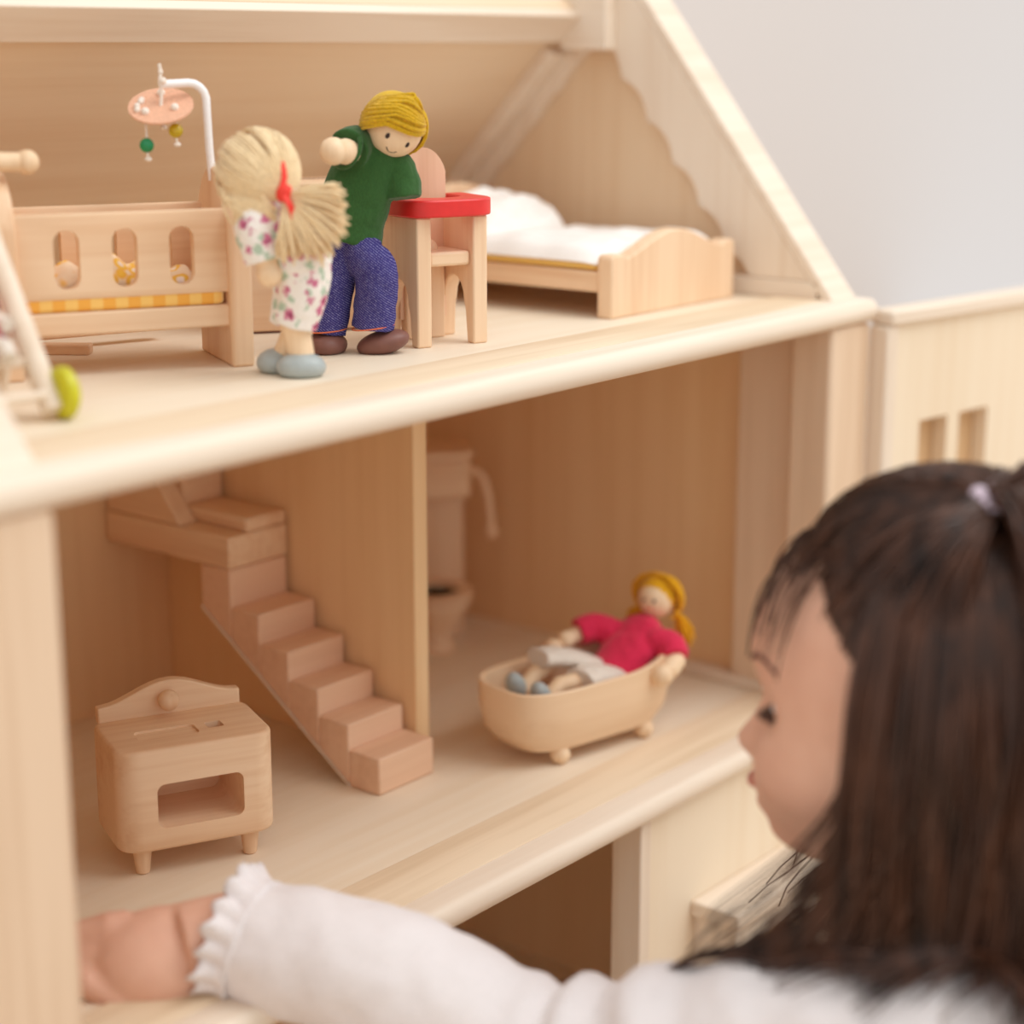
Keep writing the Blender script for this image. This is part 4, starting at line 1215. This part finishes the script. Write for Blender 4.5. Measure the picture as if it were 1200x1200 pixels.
# hair: strands pulled up to the tie, strands hanging past the shoulders
random.seed(21)
tie_l = hl(-0.020, 0.017, 0.078)
cen = hl(0, 0, 0)
def local(p):
    d = p - cen
    return Vector((d.dot(fwd), d.dot(lf_), d.dot(upv)))
def to_w(v): return hl(v.x, v.y, v.z)
def ell(d, extra):
    return Vector((d.x * ((0.076 if d.x > 0 else 0.082) + extra), d.y * (0.066 + extra), d.z * (0.076 + extra)))
SPH = [(L(NB - up_ * 0.055), 0.082, 0.060), ]
def push_out(p, pad):
    v = local(p)
    a = 0.076 if v.x > 0 else 0.082
    q = Vector((v.x / (a + pad), v.y / (0.068 + pad), v.z / (0.080 + pad)))
    if v.z < -0.02 and v.x < 0.02:
        q = Vector((v.x / ((a + pad) * 0.8), v.y / ((0.068 + pad) * 0.85), v.z / (0.080 + pad)))
    ln = q.length
    if ln < 1.0 and ln > 1e-5:
        if v.z < -0.02 and v.x < 0.02:
            v = v / ln
        else:
            v = v / ln
        p = to_w(v)
    # shoulders and chest
    c = L(NB - up_ * 0.060)
    d = p - c
    s = Vector((d.dot(fw_) / (0.078 + pad), d.dot(lf_) / (0.124 + pad), d.z / (0.086 + pad)))
    if s.length < 1.0 and s.length > 1e-5:
        s = s / s.length
        p = c + fw_ * (s.x * (0.078 + pad)) + lf_ * (s.y * (0.124 + pad)) + up_ * (s.z * (0.086 + pad))
    for c, r in ((L(SHL - lf_ * 0.008), 0.041), (L(SHL), 0.042), (L(SHL * 0.75 + EL * 0.25), 0.043), (L(SHL * 0.5 + EL * 0.5), 0.042)):
        d = p - c
        if d.length < r + pad * 0.6: p = c + d.normalized() * (r + pad * 0.6)
    return p
hair = MB()
def strand(pts, r0, r1=None):
    n = len(pts)
    r1 = r0 * 0.3 if r1 is None else r1
    hair.tube(pts, [r0 + (r1 - r0) * i / (n - 1) for i in range(n)], 4, cap=False)
cntp = 0
# (a) pulled up: brow, temple and top
for i in range(2300):
    az = random.uniform(-100, 100); el = random.uniform(18, 82)
    lim = 40 + 0 * az if abs(az) < 40 else 40 - (abs(az) - 40) * 0.42
    if el < lim + random.gauss(0, 4): continue
    d = Vector((math.cos(rad(el)) * math.cos(rad(az)), math.cos(rad(el)) * math.sin(rad(az)), math.sin(rad(el))))
    td = Vector((-0.020 / 0.082, 0.016 / 0.066, 0.90)).normalized()
    ex = random.uniform(0.001, 0.008)
    pts = []
    for k in range(9):
        t = k / 8
        v = ell(d.slerp(td, t), 0.002 + ex * math.sin(math.pi * min(1, t * 1.1)) + 0.003 * t)
        p = to_w(v)
        if t > 0.75: p = p.lerp(tie_l + Vector((random.uniform(-1, 1), random.uniform(-1, 1), 0)) * 0.004, (t - 0.75) / 0.25)
        pts.append(p)
    strand(pts, 0.0003, 0.0009)
# (b) tail from the tie, falling over the back of the head
for i in range(420):
    a = random.uniform(0, 360)
    p = tie_l + Vector((random.uniform(-1, 1), random.uniform(-1, 1), random.uniform(-0.5, 1))) * 0.005
    dv = (-fw_ * random.uniform(0.3, 1.0) + lf_ * random.uniform(-0.6, 0.75) + up_ * 0.05).normalized()
    pts = [p]
    ln = random.uniform(0.20, 0.28)
    for k in range(16):
        p = p + dv * (ln / 16)
        dv = (dv * 0.72 + Vector((0, 0, -0.34)) + lf_ * 0.02 * math.sin(k * 0.8 + a)).normalized()
        p = push_out(p, 0.005 + 0.004 * (i % 3))
        pts.append(p)
    strand(pts, 0.0010)
# (c) hanging hair at the sides and back
for i in range(2100):
    az = random.choice((-1, 1)) * (72 + 108 * random.random() ** 0.9)
    if random.random() < 0.75: az = abs(az)
    el = random.uniform(-18, 52)
    hl_lim = 42 - (abs(az) - 50) * 0.2
    if abs(az) < 95 and el < 10: continue
    d = Vector((math.cos(rad(el)) * math.cos(rad(az)), math.cos(rad(el)) * math.sin(rad(az)), math.sin(rad(el))))
    p = to_w(ell(d, 0.001))
    ex = random.uniform(0.002, 0.012 if abs(az) > 95 else 0.006)
    ph = random.uniform(0, 6.28)
    base = 0.172 + 0.06 * min(1, max(0, (abs(az) - 95) / 60))
    ln = random.uniform(base - 0.05, base + 0.03) + (el / 60) * 0.05
    out = (to_w(ell(d, 0.02)) - p).normalized()
    dv = (out * 0.5 + Vector((0, 0, -1)) - fw_ * 0.25 * max(0, math.cos(rad(az)))).normalized()
    pts = [p]
    n = 18
    clump = 6.28 * noise.noise(d * 3.0)
    touch = 0
    for k in range(n):
        p = p + dv * (ln / n)
        t = k / n
        curl = 0.34 * t * math.sin(t * 10 + clump * 2)
        fr = 0.46 * max(0, 1 - (abs(az) - 72) / 60) if 0.36 < t < 0.86 else 0.0
        if abs(az) < 100: curl *= 0.35 if t < 0.75 else 0.8
        dv = (dv * 0.72 + Vector((0, 0, -0.32)) + lf_ * curl * 0.6 + fw_ * (curl + fr) * 0.7).normalized()
        q = push_out(p, 0.002 + ex * min(1, t * 3))
        if q.z < L(NB).z + 0.03 and (q - p).length > 0.0008:
            touch += 1
        p = q
        pts.append(p)
        if touch > 3 + (i % 3): break
    strand(pts, 0.0010)
# (d) wisps over the brow and loose ends under the chin
for i in range(46):
    az = random.uniform(-25, 50); el = random.uniform(40, 50)
    d = Vector((math.cos(rad(el)) * math.cos(rad(az)), math.cos(rad(el)) * math.sin(rad(az)), math.sin(rad(el))))
    p = to_w(ell(d, 0.003)); pts = [p]
    dv = (fwd * 0.8 * math.cos(rad(az)) + lf_ * 0.5 * math.sin(rad(az)) + up_ * random.uniform(-0.5, 0.0)).normalized()
    ln = random.uniform(0.025, 0.05)
    for k in range(9):
        p = p + dv * (ln / 9)
        dv = (dv * 0.7 + Vector((0, 0, -0.36))).normalized()
        p = push_out(p, 0.004)
        pts.append(p)
    strand(pts, 0.0006, 0.0003)
hobj = hair.build('hair', M['hair'], ch_)
# scalp under the hair
sc_ = MB(); bm = sc_.bm
res = bmesh.ops.create_uvsphere(bm, u_segments=180, v_segments=120, radius=1.0)
dead = []
for v in res['verts']:
    n = v.co.copy()
    az = math.degrees(math.atan2(abs(n.y), n.x)); el = math.degrees(math.asin(max(-1, min(1, n.z))))
    lim = 44 if az < 40 else 44 - (az - 40) * 0.9 if az < 90 else -30
    if el < lim: dead.append(v)
    v.co = hl(*ell(n, 0.0018))
bmesh.ops.delete(bm, geom=dead, context='VERTS')
sc_.build('scalp', M['hair'], hobj)
tm = MB()
for k in range(9):
    a = 2 * math.pi * k / 9
    tm.ball(tie_l + fwd * 0.007 * math.cos(a) + lf_ * 0.007 * math.sin(a) + upv * 0.002 * math.sin(3 * a), 0.0042, 10)
tm.build('hair_tie', M['bag'], hobj)
